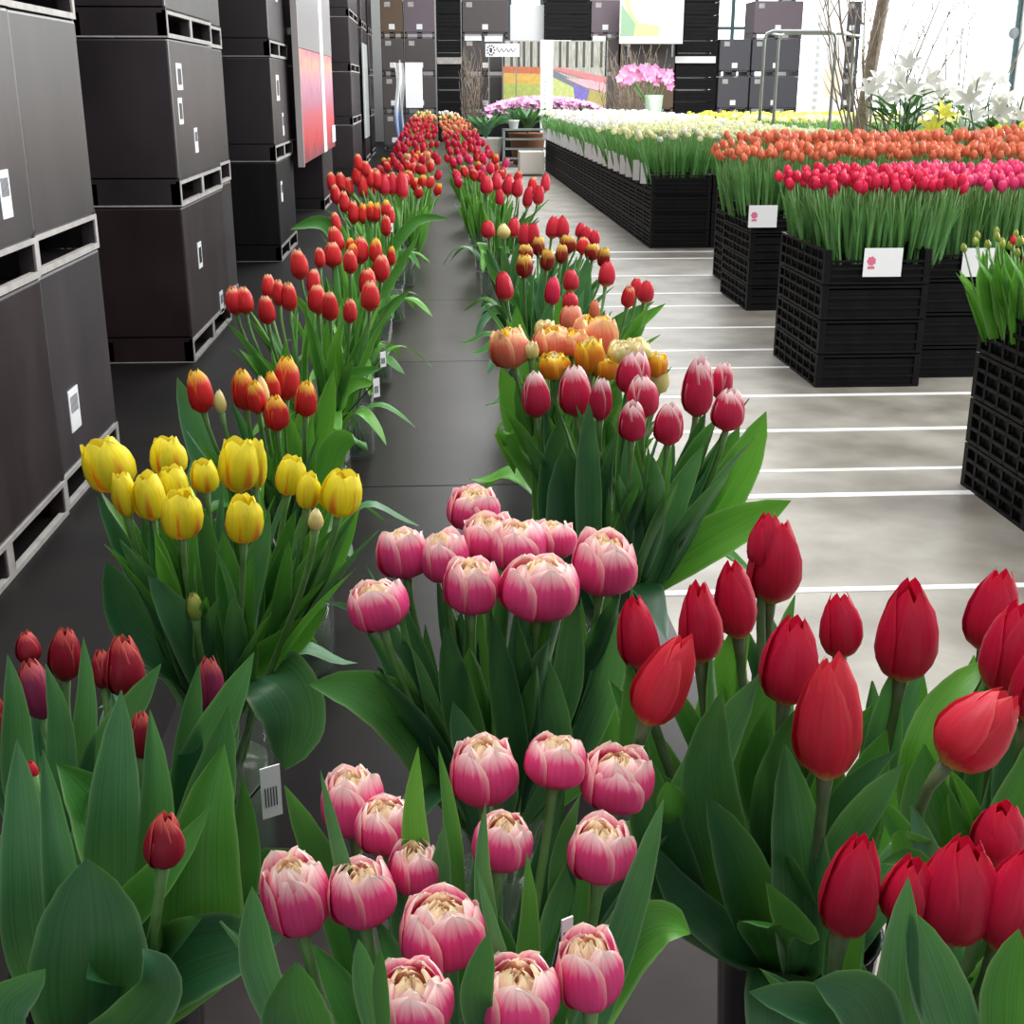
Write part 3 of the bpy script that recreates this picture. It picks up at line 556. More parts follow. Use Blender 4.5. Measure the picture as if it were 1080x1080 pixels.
def far_bunch(vx, vy, kinds, where, n=13, seed=1, ztop=.0):
    rnd = random.Random(seed); SM = MB(); stuff = vy > 11; mats_ = []
    vase_thing(vx, vy, 'glass', 'small glass vase holding the '+where)
    for i in range(n):
        kd = kinds[i % len(kinds)]
        if kd not in FARP: FARP[kd] = [far_proto(kd, 100+len(FARP)*7+s) for s in range(3)]
        me_ = FARP[kd][rnd.randrange(3)]
        if not stuff: o = bpy.data.objects.new('tulip', me_); C.objects.link(o)
        th = i*2.4+rnd.uniform(-.3, .3); rr = .18*math.sqrt((i+.5)/n)
        lo_ = Vector((vx+rr*.18*math.cos(th), vy+rr*.18*math.sin(th), TABLE+.03+rnd.uniform(-.0, .06)+ztop))
        tl = Vector((rr*math.cos(th)*2.0, rr*math.sin(th)*2.0, 1)).normalized()
        q_ = Vector((0, 0, 1)).rotation_difference(tl) @ Quaternion((0, 0, 1), rnd.uniform(0, 6.28))
        if stuff:
            for mt_ in me_.materials:
                if mt_ not in mats_: mats_.append(mt_)
            uvd = {}
            for lp, u_ in zip(me_.loops, me_.uv_layers[0].data): uvd[lp.vertex_index] = tuple(u_.uv)
            o0 = len(SM.v); SM.v += [tuple(q_ @ v_.co+lo_) for v_ in me_.vertices]; SM.uv += [uvd.get(a_, (0, 0)) for a_ in range(len(me_.vertices))]
            for p_ in me_.polygons: SM.f.append(tuple(a_+o0 for a_ in p_.vertices)); SM.mi.append(mats_.index(me_.materials[p_.material_index]))
            if i == n-1: o = SM.build('tulip_bunch', mats_); tag(o, 'dense tulips of the '+where, 'tulips'); o['kind'] = 'stuff'
            continue
        o.location = lo_; o.rotation_mode = 'QUATERNION'; o.rotation_quaternion = q_
        tag(o, LOOK[kd].replace('small ', '')+' in the '+where, 'tulip', 'tulips of the '+where)
lk = [(6.7, ['redtip', 'redyellow'], 'left-row bunch just past the first gap'), (7.8, ['redtip', 'redplain'], 'left-row bunch beside the wall banner'), (8.9, ['redyellow', 'redplain', 'parrot'], 'left-row mixed bunch with orange'),
      (10.1, ['redplain', 'crimson'], 'left-row crimson bunch'), (11.4, ['crimson', 'redplain'], 'second left-row crimson bunch'), (13.0, ['crimson'], 'third left-row crimson bunch'), (14.8, ['redplain'], 'far left-row red bunch'), (16.8, ['redplain', 'crimson'], 'farther left-row red bunch'), (19.0, ['redplain'], 'farthest left-row red bunch'), (21.5, ['orange', 'parrot'], 'far left-row orange bunch'), (24.0, ['paleyellow'], 'pale yellow bunch at the left-row end')]
for k, (y, kd, wh) in enumerate(lk): far_bunch(-.17-.0*k, y, kd, wh, 14, 200+k)
rk = [(7.2, ['crimson', 'redtip', 'redplain'], 'right-row pinkish red bunch'), (8.4, ['crimson', 'magenta2', 'redyellow'], 'right-row bunch with deep pink'), (9.8, ['redplain', 'crimson'], 'right-row red bunch by the black crates'), (11.3, ['crimson'], 'right-row crimson bunch'), (13.0, ['crimson'], 'second right-row crimson bunch'),
      (15.0, ['orange', 'parrot'], 'right-row orange bunch'), (17.2, ['orange'], 'second right-row orange bunch'), (19.6, ['parrot', 'orange'], 'third right-row orange bunch'), (22.4, ['paleyellow', 'orange'], 'pale bunch near the right-row end'), (24.6, ['white'], 'white bunch at the right-row end')]
KIND['magenta2'] = ('magenta', 'magenta', 'egg'); LOOK['magenta2'] = 'deep pink tulip'; KIND['white'] = ('white', 'white', 'goblet'); LOOK['white'] = 'white tulip'
for k, (y, kd, wh) in enumerate(rk): far_bunch(.27, y, kd, wh, 14, 300+k)

# ---------------------------------------------------------------- the long table
T = empty('display_table', (0, 0, 0), 'long low dark table carrying two rows of tulip vases', 'table')
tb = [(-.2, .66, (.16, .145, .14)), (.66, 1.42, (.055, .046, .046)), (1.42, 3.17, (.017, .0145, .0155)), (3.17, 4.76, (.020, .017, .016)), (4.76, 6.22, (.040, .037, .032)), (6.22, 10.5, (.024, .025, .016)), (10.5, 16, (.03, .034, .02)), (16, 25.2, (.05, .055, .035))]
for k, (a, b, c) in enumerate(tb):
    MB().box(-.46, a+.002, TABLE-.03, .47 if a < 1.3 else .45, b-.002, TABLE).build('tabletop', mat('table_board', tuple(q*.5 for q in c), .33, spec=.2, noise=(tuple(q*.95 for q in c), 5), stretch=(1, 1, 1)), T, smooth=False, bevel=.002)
for y in (.0, 2.3, 4.7, 7, 10, 13, 16, 20, 25):
    for x in (-.40, .39): MB().box(x-.02, y-.02, 0, x+.02, y+.02, TABLE-.03).build('leg', BLACKPL, T, smooth=False)
m = MB(); m.box(-.44, -.1, TABLE-.09, -.42, 25.1, TABLE-.03); m.box(.41, -.1, TABLE-.09, .43, 25.1, TABLE-.03); m.build('apron', BLACKPL, T, smooth=False)

# ---------------------------------------------------------------- cards clipped to the vases
def price_card(px, py, Y, wpx, hpx, rz, label, vase=(0, 0)):
    c = atY(px, py, Y); mpp = depth(c)/FP; w_, h_ = wpx*mpp, hpx*mpp
    t = empty('price_card', (c.x, c.y, TABLE), label, 'card', None, rz); z = c.z-TABLE
    MB().box(-w_/2, -.0006, z-h_/2, w_/2, .0006, z+h_/2).build('card', WHITE, t, smooth=False)
    t.rotation_euler[2] = rz; v_ = Matrix.Rotation(-rz, 3, 'Z') @ (Vector((vase[0], vase[1], TABLE+.26))-Vector((c.x, c.y, TABLE)))
    MB().tube([(0, .003, z-h_*.45), (0, .003, z+h_*.3), v_, v_-Vector((0, 0, .18))], .0016, 6).build('holder', BLACKPL, t)
    m = MB(); 
    for k in range(5): m.box(-w_*.34+k*w_*.14, -.0012, z-h_*.28, -w_*.34+k*w_*.14+w_*.05, -.0006, z+h_*.1)
    m.build('print', INK, t, smooth=False)
price_card(286, 835, .98, 22, 60, .5, 'white barcode card hanging below the drooping leaf of the yellow bunch', (-.27, 1.05))
price_card(404, 379, 2.85, 8, 16, .8, 'small white card beside the fourth left-row bunch', (-.24, 2.87))
price_card(397, 409, 2.70, 9, 20, .8, 'small white card just in front of another beside the left row', (-.24, 2.80))
price_card(412, 240, 4.4, 6, 9, .6, 'tiny white card beside the sixth left-row bunch', (-.2, 4.42))
price_card(598, 985, .66, 14, 40, .5, 'white card corner poking out among the front pink tulips', (.03, .68))

# ---------------------------------------------------------------- big plastic pallet boxes, left
BH = .875
def pallet_box(x1, y0, y1, lev, m, label, d=1.0, nslot=2, sticker=None, facing='x', fy=.0, group=None):
    """x1: face towards the aisle; body + slotted base + worn slot frame"""
    z0 = lev*BH; x0 = x1-d; L = y1-y0
    t = empty('pallet_box', ((x0+x1)/2, (y0+y1)/2, z0), label, 'box', group)
    X, Yh = d/2, L/2; b = .135
    MB().box(-X, -Yh, b, X, Yh, BH-.004).build('body', m, t, smooth=False, bevel=.012)
    f = MB()
    f.box(-X+.03, -Yh+.03, b-.012, X-.03, Yh-.03, b)
    for yy in ([-Yh, 0, Yh] if nslot == 2 else [-Yh, Yh]):
        a = max(-Yh, yy-.045); c = min(Yh, yy+.045)
        for xx in (-X, 0, X):
            xa = max(-X, xx-.05); xb = min(X, xx+.05); f.box(xa, a, 0, xb, c, b-.013)
    f.box(-X, -Yh, 0, X, -Yh+.02, b+.02); f.box(-X, Yh-.02, 0, X, Yh, b+.02)
    f.build('base', m, t, smooth=False)
    r = MB()
    for sx in (-1, 1):
        xa, xb = sorted((sx*(X+.004), sx*(X-.02)))
        r.box(xa, -Yh, 0, xb, Yh, .022); r.box(xa, -Yh, b-.018, xb, Yh, b)
        ys = [-Yh, 0, Yh] if nslot == 2 else [-Yh, Yh]
        for yy in ys: r.box(xa, max(-Yh, yy-.03), .022, xb, min(Yh, yy+.03), b-.018)
    r.box(-X, -Yh-.003, 0, X, -Yh+.005, .008)
    r.build('slot_frame', BOXF, t, smooth=False)
    for st in (sticker or []):
        fy_, fz, w_, h_, kd = st
        MB().box(X+.001, -Yh+L*fy_-w_/2, fz-h_/2, X+.004, -Yh+L*fy_+w_/2, fz+h_/2).build('sticker', WHITE if kd != 'grey' else BOXF, t, smooth=False)
        if kd == 'bar':
            q = MB()
            for k in range(7): q.box(X+.0045, -Yh+L*fy_-w_*.36+k*w_*.11, fz-h_*.05, X+.006, -Yh+L*fy_-w_*.36+k*w_*.11+w_*.03, fz+h_*.34)
            q.build('barcode', INKG, t, smooth=False)
        elif kd == 'mark':
            q = MB(); q.box(X+.0045, -Yh+L*fy_-w_*.3, fz-h_*.3, X+.006, -Yh+L*fy_+w_*.3, fz+h_*.3); q.build('print', m, t, smooth=False)
    return t
levn = ['bottom', 'middle', 'upper', 'top']
def stack(x1, y0, y1, mats, where, nlev=4, **kw):
    stk = kw.pop('stickers', {})
    for l in range(nlev): pallet_box(x1, y0, y1, l, BOXM[mats[l % len(mats)]], f'dark plastic pallet box, {levn[l]} one in {where}', sticker=stk.get(l), **kw)
stack(-1.38, 3.18, 4.48, [0, 1, 1, 1], 'the nearest stack at the left edge', stickers={0: [(.36, .42, .17, .20, 'bar'), ], 1: [(.80, .30, .10, .15, 'bar')]})
stack(-1.39, 4.50, 5.33, [1, 1, 1, 1], 'the narrow stack behind the nearest one', nslot=1, stickers={0: [(.28, .34, .13, .16, 'bar')], })
stack(-1.40, 7.18, 8.58, [0, 1, 1, 2], 'the second stack group, front column', stickers={0: [(.75, .18, .12, .14, 'bar'), (.30, .56, .12, .15, 'mark')], 1: [(.42, .33, .10, .14, 'bar'), (.16, .68, .16, .14, 'mark'), (.13, .50, .12, .14, 'mark')]})
stack(-1.46, 8.60, 9.35, [1, 1, 1, 2], 'the second stack group, rear column', nslot=1)
stack(-1.40, 11.58, 12.95, [2, 1, 1, 1], 'the third stack group, front column', stickers={0: [(.2, .60, .12, .18, 'bar')], 1: [(.5, .3, .10, .2, 'bar'), (.3, .62, .22, .22, 'mark')], 2: [(.5, .62, .16, .28, 'bar')]})
stack(-1.42, 16.6, 18.2, [1, 1, 1, 1], 'the stack under the flower banner end')
stack(-1.40, 22.8, 25.4, [1, 1, 1, 1], 'the fourth stack group')
stack(-1.40, 26.8, 28.6, [0, 1, 1, 1], 'the fifth stack group')
stack(-1.42, 30.0, 31.6, [2, 1, 1, 2], 'the last stack before the back row')
# dark open crates filling the gaps between stacks, behind
def open_crate_mesh(w_, d_, h_, ribs=3, low=.0):
    m = MB(); t = .018; p = .035
    m.box(-w_/2+t, -d_/2+t, .0, w_/2-t, d_/2-t, .012)
    for sx in (-1, 1):
        for sy in (-1, 1):
            x = sx*(w_/2); y = sy*(d_/2)
            m.box(min(x, x-sx*p), min(y, y-sy*p), 0, max(x, x-sx*p), max(y, y-sy*p), h_-.006)
    for sy in (-1, 1):
        y = sy*(d_/2); yi = y-sy*.012
        m.box(-w_/2+p, min(yi, yi-sy*.006), .01, w_/2-p, max(yi, yi-sy*.006), h_-low-.03)
        for k in range(ribs+1):
            z = .0+(h_-low-.02)*k/ribs; m.box(-w_/2+p*.9, min(y, yi), z, w_/2-p*.9, max(y, yi), z+.012)
    for sx in (-1, 1):
        x = sx*(w_/2); xi = x-sx*.012
        for k in range(ribs+1):
            z = .0+(h_-.02)*k/ribs; m.box(min(x, xi), -d_/2+p*.9, z, max(x, xi), d_/2-p*.9, z+.014)
        n = max(3, int(d_/.11))
        for k in range(1, n): y = -d_/2+d_*k/n; m.box(min(x, xi-sx*.004), y-.007, 0, max(x-sx*.004, xi), y+.007, h_-.012)
        xj = x-sx*.018; m.box(min(xj, xj-sx*.005), -d_/2+p, .008, max(xj, xj-sx*.005), d_/2-p, h_*.9)
    return m
GC = mat('crate_dark_green', (.010, .020, .018), .45)
gm = open_crate_mesh(.8, .6, .24, 4).mesh('plastic_crate', [GC], False)
for (cx, cy, wh) in [(-2.05, 6.0, 'the first gap between box stacks'), (-2.15, 10.3, 'the second gap between box stacks')]:
    for l in range(12):
        o = bpy.data.objects.new('plastic_crate', gm); C.objects.link(o); o.location = (cx, cy, l*.241)
        tag(o, f'dark green slatted crate, {ORD[l]} from the floor in '+wh, 'crate', 'crates in '+wh)
stack(-1.75, 13.6, 14.9, [2, 2, 2, 2], 'the recess behind the flower banner'); stack(-1.75, 19.6, 20.9, [2, 2, 2, 2], 'the recess past the flower banner')
stack(-2.45, 6.5, 7.12, [2, 2, 2, 2], 'the dark first gap', nslot=1)
# banner with flowers hung on the boxes
BT = mat('banner_frame', (.55, .5, .5), .4)
def gradmat(name, stops, scale=6, noise_amt=.3, axis=2, z0=0, z1=1, rough=.4):
    m_ = bpy.data.materials.new(name); m_.use_nodes = True; nt = m_.node_tree; b = nt.nodes['Principled BSDF']
    uv, u, v = uvnodes(nt); n = nt.nodes.new('ShaderNodeTexNoise'); n.inputs['Scale'].default_value = scale; n.inputs['Detail'].default_value = 5
    tc = nt.nodes.new('ShaderNodeTexCoord'); nt.links.new(tc.outputs['Object'], n.inputs[0])
    sp = nt.nodes.new('ShaderNodeSeparateXYZ'); nt.links.new(tc.outputs['Object'], sp.inputs[0])
    z = mth(nt, 'DIVIDE', mth(nt, 'SUBTRACT', sp.outputs[axis], z0), z1-z0)
    f = mth(nt, 'ADD', z, mth(nt, 'MULTIPLY_ADD', n.outputs[0], noise_amt*2, -noise_amt))
    nt.links.new(ramp(nt, f, stops), b.inputs['Base Color']); b.inputs['Roughness'].default_value = rough
    return m_
FB = gradmat('banner_flowers', [(.0, (.28, .08, .10)), (.18, (.62, .07, .08)), (.40, (.62, .12, .16)), (.55, (.50, .20, .30)), (.72, (.62, .28, .40)), (.9, (.70, .42, .30)), (1, (.66, .22, .28))], 5, .28, 2, .80, 1.86)
GB = mat('banner_grey', (.34, .33, .34), .3)
t = empty('flower_banner', (-1.30, 14.9, .78), 'pink and red flower banner with white stripe hung on the boxes', 'banner')
MB().box(-.015, -2.1, 0, .015, 2.1, 1.08).build('printed_panel', FB, t, smooth=False); t.children[0].data.transform(Matrix.Translation((0, 0, .80))); t.children[0].location.z = -.80
MB().box(-.012, -2.1, 1.085, .018, 2.1, 2.3).build('grey_panel', GB, t, smooth=False)
MB().box(.016, .35, 0, .024, .75, 2.3).build('white_stripe', WHITE, t, smooth=False)
MB().box(-.03, -2.14, -.02, .03, -2.1, 2.3).build('edge', BT, t, smooth=False)
MB().box(.02, 1.55, .06, .03, 2.05, .26).build('sticker', WHITE, t, smooth=False)
for yy in (-1.9, 1.9): MB().box(-.09, yy-.03, 1.2, -.015, yy+.03, 1.26).build('bracket', METAL, t, smooth=False)
tag(MB().box(-1.36, 25.6, .55, -1.32, 27.0, 2.3).build('display_board', mat('panel_pale', (.50, .53, .52), .3), smooth=False, bevel=.01), 'pale grey upright panel leaning by the far left boxes', 'panel')

# ---------------------------------------------------------------- black flower crates, right
def crate_stack(xc, yc, mesh, hh, n, label, group, lowtop=None):
    for l in range(n):
        o = bpy.data.objects.new('flower_crate', lowtop if (lowtop and l == n-1) else mesh); C.objects.link(o)
        o.location = (xc, yc, l*hh+.001*0); tag(o, label+(', top one of its stack' if l == n-1 else ', under another crate'), 'crate', group+(', top' if l == n-1 else ', lower'))
c60 = open_crate_mesh(.555, .86, .18, 3).mesh('flower_crate', [CRATE], False)
c60t = open_crate_mesh(.555, .86, .18, 3, .05).mesh('flower_crate', [CRATE], False)
lv = ['bottom', 'second', 'third', 'top']
def crate_stack4(xc, yc, where, mesh=c60, top=c60t, hh=.18, xo=(0, 0, 0, 0)):
    for l in range(4):
        o = bpy.data.objects.new('flower_crate', top if l == 3 else mesh); C.objects.link(o); o.location = (xc+xo[l], yc, l*hh)
        tag(o, f'black plastic flower crate, {lv[l]} in the stack {where}', 'crate', 'flower crates beside the marked floor')
crate_stack4(2.255, 6.78, 'under the front crimson tulips, left end')
crate_stack4(2.83, 6.98, 'second from left under the crimson tulips')
crate_stack4(3.41, 6.98, 'third from left under the crimson tulips')
crate_stack4(4.0, 6.98, 'fourth from left under the crimson tulips')
crate_stack4(2.46, 9.17, 'at the left end under the orange tulips')
for k, nm in enumerate(['second', 'third', 'fourth', 'fifth']): crate_stack4(3.04+.575*k, 9.17, nm+' from left under the orange tulips')
for k, nm in enumerate(['leftmost', 'second', 'third', 'fourth', 'fifth']): crate_stack4(2.6+.575*k, 10.1, nm+' in the rear row under orange tulips')
for k, (yy, nm) in enumerate([(4.37, 'rear'), (3.78, 'front')]):
    cm = open_crate_mesh(.60, .57, .18, 3).mesh('flower_crate', [CRATE], False)
    crate_stack4(2.37, yy, f'under the {nm} green buds', cm, cm)
b40 = open_crate_mesh(.585, .47, .175, 4).mesh('flower_crate', [CRATE], False)
def NTH(k): n = k+1; return str(n)+('th' if 10 < n < 20 else {1: 'st', 2: 'nd', 3: 'rd'}.get(n % 10, 'th'))
ROWS = [12.62+.485*k for k in range(25)]
for c_ in range(3):
    for k, yy in enumerate(ROWS):
        for l in range(4):
            if c_ > 0 and k > 0 and l < 3: continue
            o = bpy.data.objects.new('flower_crate', b40); C.objects.link(o); o.location = (2.385+c_*.6, yy, l*.1755)
            if c_ > 0 and k > 0: pass
            side = ['aisle-side', 'middle', 'far-side'][c_]
            tag(o, f'black crate, {lv[l]} level, {NTH(k)} stack from the near end, {side} line under white tulips', 'crate', 'crates of the long white tulip block')
# supports under the interior crates: more crates joined as pallets would be hidden
pal = mat('pallet_wood', (.22, .16, .1), .8)
# white cards along the long block's aisle face and on the near stacks
def crate_card(p, w_, h_, rz, label, mark=False, group=None):
    t = empty('crate_card', p, label, 'card', group, rz)
    MB().box(-w_/2, -.0015, 0, w_/2, .0, h_).build('card', WHITE, t, smooth=False)
    if mark:
        q = MB(); q.lathe([(0, 0), (.024, 0)], 12)
        q = MB(); cx, cz = -w_*.3, h_*.55
        n = 14; q.add([(cx, -.0022, cz)]+[(cx+(.021+.004*(k % 2))*math.cos(6.283*k/n), -.0022, cz+(.021+.004*(k % 2))*math.sin(6.283*k/n)) for k in range(n)], [(0, k+1, (k+1) % n+1) for k in range(n)])
        q.box(cx-.018, -.0024, cz-.04, cx+.018, -.0018, cz-.026); q.build('printed_rose', PINKINK, t, smooth=False)
    return t
crate_card(Vector((atY(930, 292, 6.33).x, 6.335, atY(930, 292, 6.33).z)), .20, .145, 0, 'white card with pink mark on the crimson tulip crates', True)
crate_card(Vector((atY(1026, 292, 6.53).x+.02, 6.535, atY(1026, 292, 6.53).z)), .17, .15, 0, 'plain white card on the crates beside the green buds')
crate_card(Vector((atY(804, 240, 8.72).x, 8.725, atY(804, 240, 8.72).z)), .20, .15, 0, 'white card with pink mark on the orange tulip crates', True)
for k, yy in enumerate(ROWS):
    if k % 1 == 0: crate_card(Vector((2.05, yy, .60)), .085, .20, -.85+R.uniform(-.15, .15), f'narrow white card, {NTH(k)} from the near end along the white-tulip crates', group='cards along the white tulip block').rotation_euler[0] = .0
pc = MB().box(-.32, -.007, 0, .32, 0, .10)
# ---------------------------------------------------------------- tulips growing in the crates
def crate_tulip_mesh(kind, seed, hgt=.40, hh=.055, rr=.024, lod=0, leafs=3, lm=None, lwid=.022):
    rnd = random.Random(seed); m = MB(); inner, outs, mo, mi = head_meshes(kind, hh, rr, rnd, 0)
    z0 = hgt-hh
    srcs = (inner, *outs) if lod == 0 else outs
    for q in srcs: m.add([(x, y, z+z0) for x, y, z in q.v], q.f, q.uv)
    m.m = 1; m.tube([(0, 0, -.08), (.003, 0, .15), (0, 0, z0+.01)], .0035, 5 if lod == 0 else 3)
    m.m = 2
    for k in range(leafs):
        th = rnd.uniform(0, 6.28); o_ = Vector((math.cos(th), math.sin(th), 0)); lat = Vector((-o_.y, o_.x, 0)); hl = z0*rnd.uniform(.75, 1.05)
        path = [o_*.004+Vector((0, 0, -.06)), o_*.014+Vector((0, 0, hl*.4)), o_*.026+Vector((0, 0, hl*.75)), o_*.05+Vector((0, 0, hl))]
        leaf(m, path, lwid, lat, n=5 if lod == 0 else 3, ns=1, fold=.4, wt=LWN, rnd=rnd, twist=rnd.uniform(-.8, .8))
    return m
KIND['crate_orange'] = ('orange', 'orange', 'closed'); KIND['salmon2'] = ('salmon', 'salmon', 'closed'); KIND['cream'] = ('cream', 'cream', 'goblet'); KIND['brightyellow'] = ('brightyellow', 'brightyellow', 'goblet')
NAMEK = dict(crimson='crimson_tulip', magenta2='pinkish_tulip', crate_orange='orange_tulip', salmon2='salmon_tulip', cream='cream_tulip', white='white_tulip', brightyellow='yellow_tulip', greenbud='budded_tulip', coral='budded_tulip')
def field(x0, x1, y0, y1, base, kindf, step, maxind, label, cat_group, hgt=.40, hh=.055, rr=.024, seed=0, leafs=3, lwid=.022, lean=.07, lm=None):
    """tulips standing in crates; nearest maxind are single objects, the remainder one stuff object"""
    rnd = random.Random(seed); pts = []
    ny = max(1, int((y1-y0)/step)); nx = max(1, int((x1-x0)/step))
    for j in range(ny+1):
        for i in range(nx+1):
            x = x0+(x1-x0)*(i+rnd.uniform(-.42, .42))/nx; y = y0+(y1-y0)*(j+rnd.uniform(-.42, .42))/ny
            pts.append((y, x))
    pts.sort(); protos = {}; rest = {}
    for n_, (y, x) in enumerate(pts):
        kd = kindf(x, y, rnd); z = base+rnd.uniform(-.035, .03); var = rnd.randrange(5)
        # lean outwards at block borders
        ex = max(0, 1-(x-x0)/.2)-max(0, 1-(x1-x)/.2); ey = max(0, 1-(y-y0)/.2)
        tl = Vector((-ex*lean*2.2+rnd.uniform(-lean, lean), -ey*lean*1.6+rnd.uniform(-lean, lean), 1)).normalized()
        q = Vector((0, 0, 1)).rotation_difference(tl) @ Quaternion((0, 0, 1), rnd.uniform(0, 6.28))
        if n_ < maxind:
            if (kd, var) not in protos:
                pmn, imn, _ = KIND[kd]; protos[(kd, var)] = crate_tulip_mesh(kd, seed*31+var, hgt, hh, rr, 0, leafs, lwid=lwid).mesh('tulip', [PM[pmn], STEM, lm or LEAFX])
            o = bpy.data.objects.new(NAMEK.get(kd, 'tulip'), protos[(kd, var)]); C.objects.link(o); o.location = (x, y, z); o.rotation_mode = 'QUATERNION'; o.rotation_quaternion = q
            tag(o, label[kd] if isinstance(label, dict) else label, 'tulip', (cat_group+' ('+kd.strip('2')+')') if isinstance(label, dict) else cat_group)
        else: rest.setdefault(kd, []).append((Vector((x, y, z)), q))
    m = MB(); ml = [STEM, lm or LEAFX]
    for kd, L_ in rest.items():
        pr = [crate_tulip_mesh(kd, seed*77+v, hgt, hh, rr, 1, 2, lwid=lwid*1.5) for v in range(3)]; ml.append(PM[KIND[kd][0]]); hi = len(ml)-1
        for i, (p, q) in enumerate(L_):
            s_ = pr[i % 3]; o0 = len(m.v); m.v += [tuple(q @ Vector(v_)+p) for v_ in s_.v]; m.uv += s_.uv
            m.f += [tuple(a+o0 for a in f) for f in s_.f]; m.mi += [(hi, 0, 1)[a] for a in s_.mi]
    if m.v:
        o = m.build('crate_tulips', ml); tag(o, 'remaining '+cat_group+', packed closely', 'tulips'); o['kind'] = 'stuff'
field(2.02, 2.62, 6.40, 7.22, .70, lambda x, y, r: 'crimson', .058, 110, 'crimson tulip packed in the leftmost front crate on the right', 'crimson tulips, leftmost front crate', hgt=.385, rr=.025, hh=.07, seed=2, lean=.09)
field(2.62, 4.3, 6.60, 7.42, .70, lambda x, y, r: 'magenta2', .062, 90, 'pinkish crimson tulip packed in the right-hand front crates', 'pinkish crimson tulips, right front crates', hgt=.385, rr=.025, hh=.07, seed=3)
field(2.15, 5.4, 8.80, 9.6, .70, lambda x, y, r: 'crate_orange', .085, 110, 'orange tulip packed in the front row of orange crates', 'orange crate tulips in front', hgt=.42, rr=.028, hh=.075, seed=4, lean=.09)
field(2.5, 6.2, 9.75, 10.55, .74, lambda x, y, r: 'crate_orange' if r.random() < .7 else 'salmon2', .105, 40, {'crate_orange': 'orange tulip packed in the rear orange crates', 'salmon2': 'salmon tulip packed in the rear orange crates'}, 'rear orange crate tulips', hgt=.43, rr=.03, hh=.08, seed=5)
field(2.07, 2.66, 3.55, 4.66, .68, lambda x, y, r: 'greenbud' if r.random() < .85 else 'coral', .062, 60, {'greenbud': 'green tulip with closed bud in the crate at the right edge', 'coral': 'tulip bud showing red in the crate at the right edge'}, 'green budded tulips at right edge', hgt=.33, rr=.012, hh=.04, seed=6, leafs=5, lwid=.045, lm=LEAF[3], lean=.12)
field(2.10, 3.86, 12.45, 24.5, .66, lambda x, y, r: 'cream' if (y < 15.4 and r.random() < (.9 if x < 3.1 else .4)) or (x > 3 and y < 18 and r.random() < .6) or r.random() < .12 else 'white', .105, 90, {'cream': 'cream-yellow tulip in the front of the long crate block', 'white': 'white tulip in the long crate block'}, 'tulips of the long crate block', hgt=.44, rr=.032, hh=.055, seed=7, lean=.1)
field(4.5, 11.5, 18.3, 22.5, .66, lambda x, y, r: 'brightyellow' if (y > 20 and x < 8.3) or r.random() < .15 else 'cream', .16, 40, {'cream': 'pale yellow tulip in the broad rear flower block', 'brightyellow': 'bright yellow tulip in the broad rear flower block'}, 'tulips of the broad rear block', hgt=.44, rr=.042, hh=.07, seed=8, lwid=.04)
field(5.6, 8.6, 11.2, 12.6, .72, lambda x, y, r: 'crate_orange' if r.random() < .7 else ('brightyellow' if x < 6.6 else 'salmon2'), .13, 30, {'crate_orange': 'orange tulip in the rear right crates below the white lilies', 'salmon2': 'salmon tulip in the rear right crates below the white lilies', 'brightyellow': 'yellow tulip in the rear right crates below the white lilies'}, 'tulips right rear', hgt=.44, rr=.034, hh=.08, seed=9)
for (xa, xb, ya, yb, nx, ny, wh) in [(4.45, 11.55, 18.25, 22.55, 6, 5, 'the broad rear yellow block'), (5.5, 8.7, 11.15, 12.65, 4, 2, 'the rear right orange block')]:
    dx = (xb-xa)/nx; dy = (yb-ya)/ny; bm_ = open_crate_mesh(dx-.01, dy-.01, .35, 6).mesh('flower_crate', [CRATE], False)
    for i in range(nx):
        for j in range(ny):
            for l in range(2):
                o = bpy.data.objects.new('flower_crate', bm_); C.objects.link(o); o.location = (xa+dx*(i+.5), ya+dy*(j+.5), l*.351)
                tag(o, f'{"upper" if l else "lower"} large crate, {NTH(i)} from left, row {ORD[j]}, '+wh, 'crate', f'{"upper" if l else "lower"} crates of '+wh)
# lower crates inside the long block
for c_ in (1, 2):
    for k, yy in enumerate(ROWS):
        if k == 0: continue
        for l in range(0):
            pass

# ---------------------------------------------------------------- back of the hall
YB = 32.5
def pxbox(name, x0, x1, y0, y1, Y, d, m, label, cat, parent=None, bevel=.01, group=None):
    a = atY(x0, y1, Y); b = atY(x1, y0, Y); cx = (a.x+b.x)/2
    o = MB().box(a.x-cx, 0, 0, b.x-cx, d, b.z-a.z).build(name, m, parent, (cx, Y, a.z), smooth=False, bevel=bevel)
    if label: tag(o, label, cat, group)
    return o
def back_stack(x0, x1, mats, where, levels=(0, 1, 2, 3), Y=YB, dd=1.0):
    a = atY(x0, 92, Y).x; b = atY(x1, 92, Y).x; w_ = b-a
    for l in levels:
        t = empty('pallet_box', ((a+b)/2, Y+dd/2, l*BH), f'pallet box {levn[l]} level in the {where}', 'box'); X = w_/2-.008
        m = mats[l % len(mats)]
        MB().box(-X, -dd/2, .135, X, dd/2, BH-.004).build('body', m, t, smooth=False, bevel=.015)
        f = MB(); f.box(-X, -dd/2, 0, X, -dd/2+.03, .025); f.box(-X, -dd/2, .11, X, -dd/2+.03, .135)
        for xx in (-X, 0, X): f.box(max(-X, xx-.06), -dd/2, 0, min(X, xx+.06), dd/2, .134)
        f.build('base', m, t, smooth=False)
        MB().box(-.07, -dd/2-.006, .20, .07, -dd/2-.0005, .32).build('sticker', WHITE, t, smooth=False)
        MB().box(-X+.1, -dd/2-.006, BH-.17, -X+.24, -dd/2-.0005, BH-.06).build('sticker', BOXF, t, smooth=False)
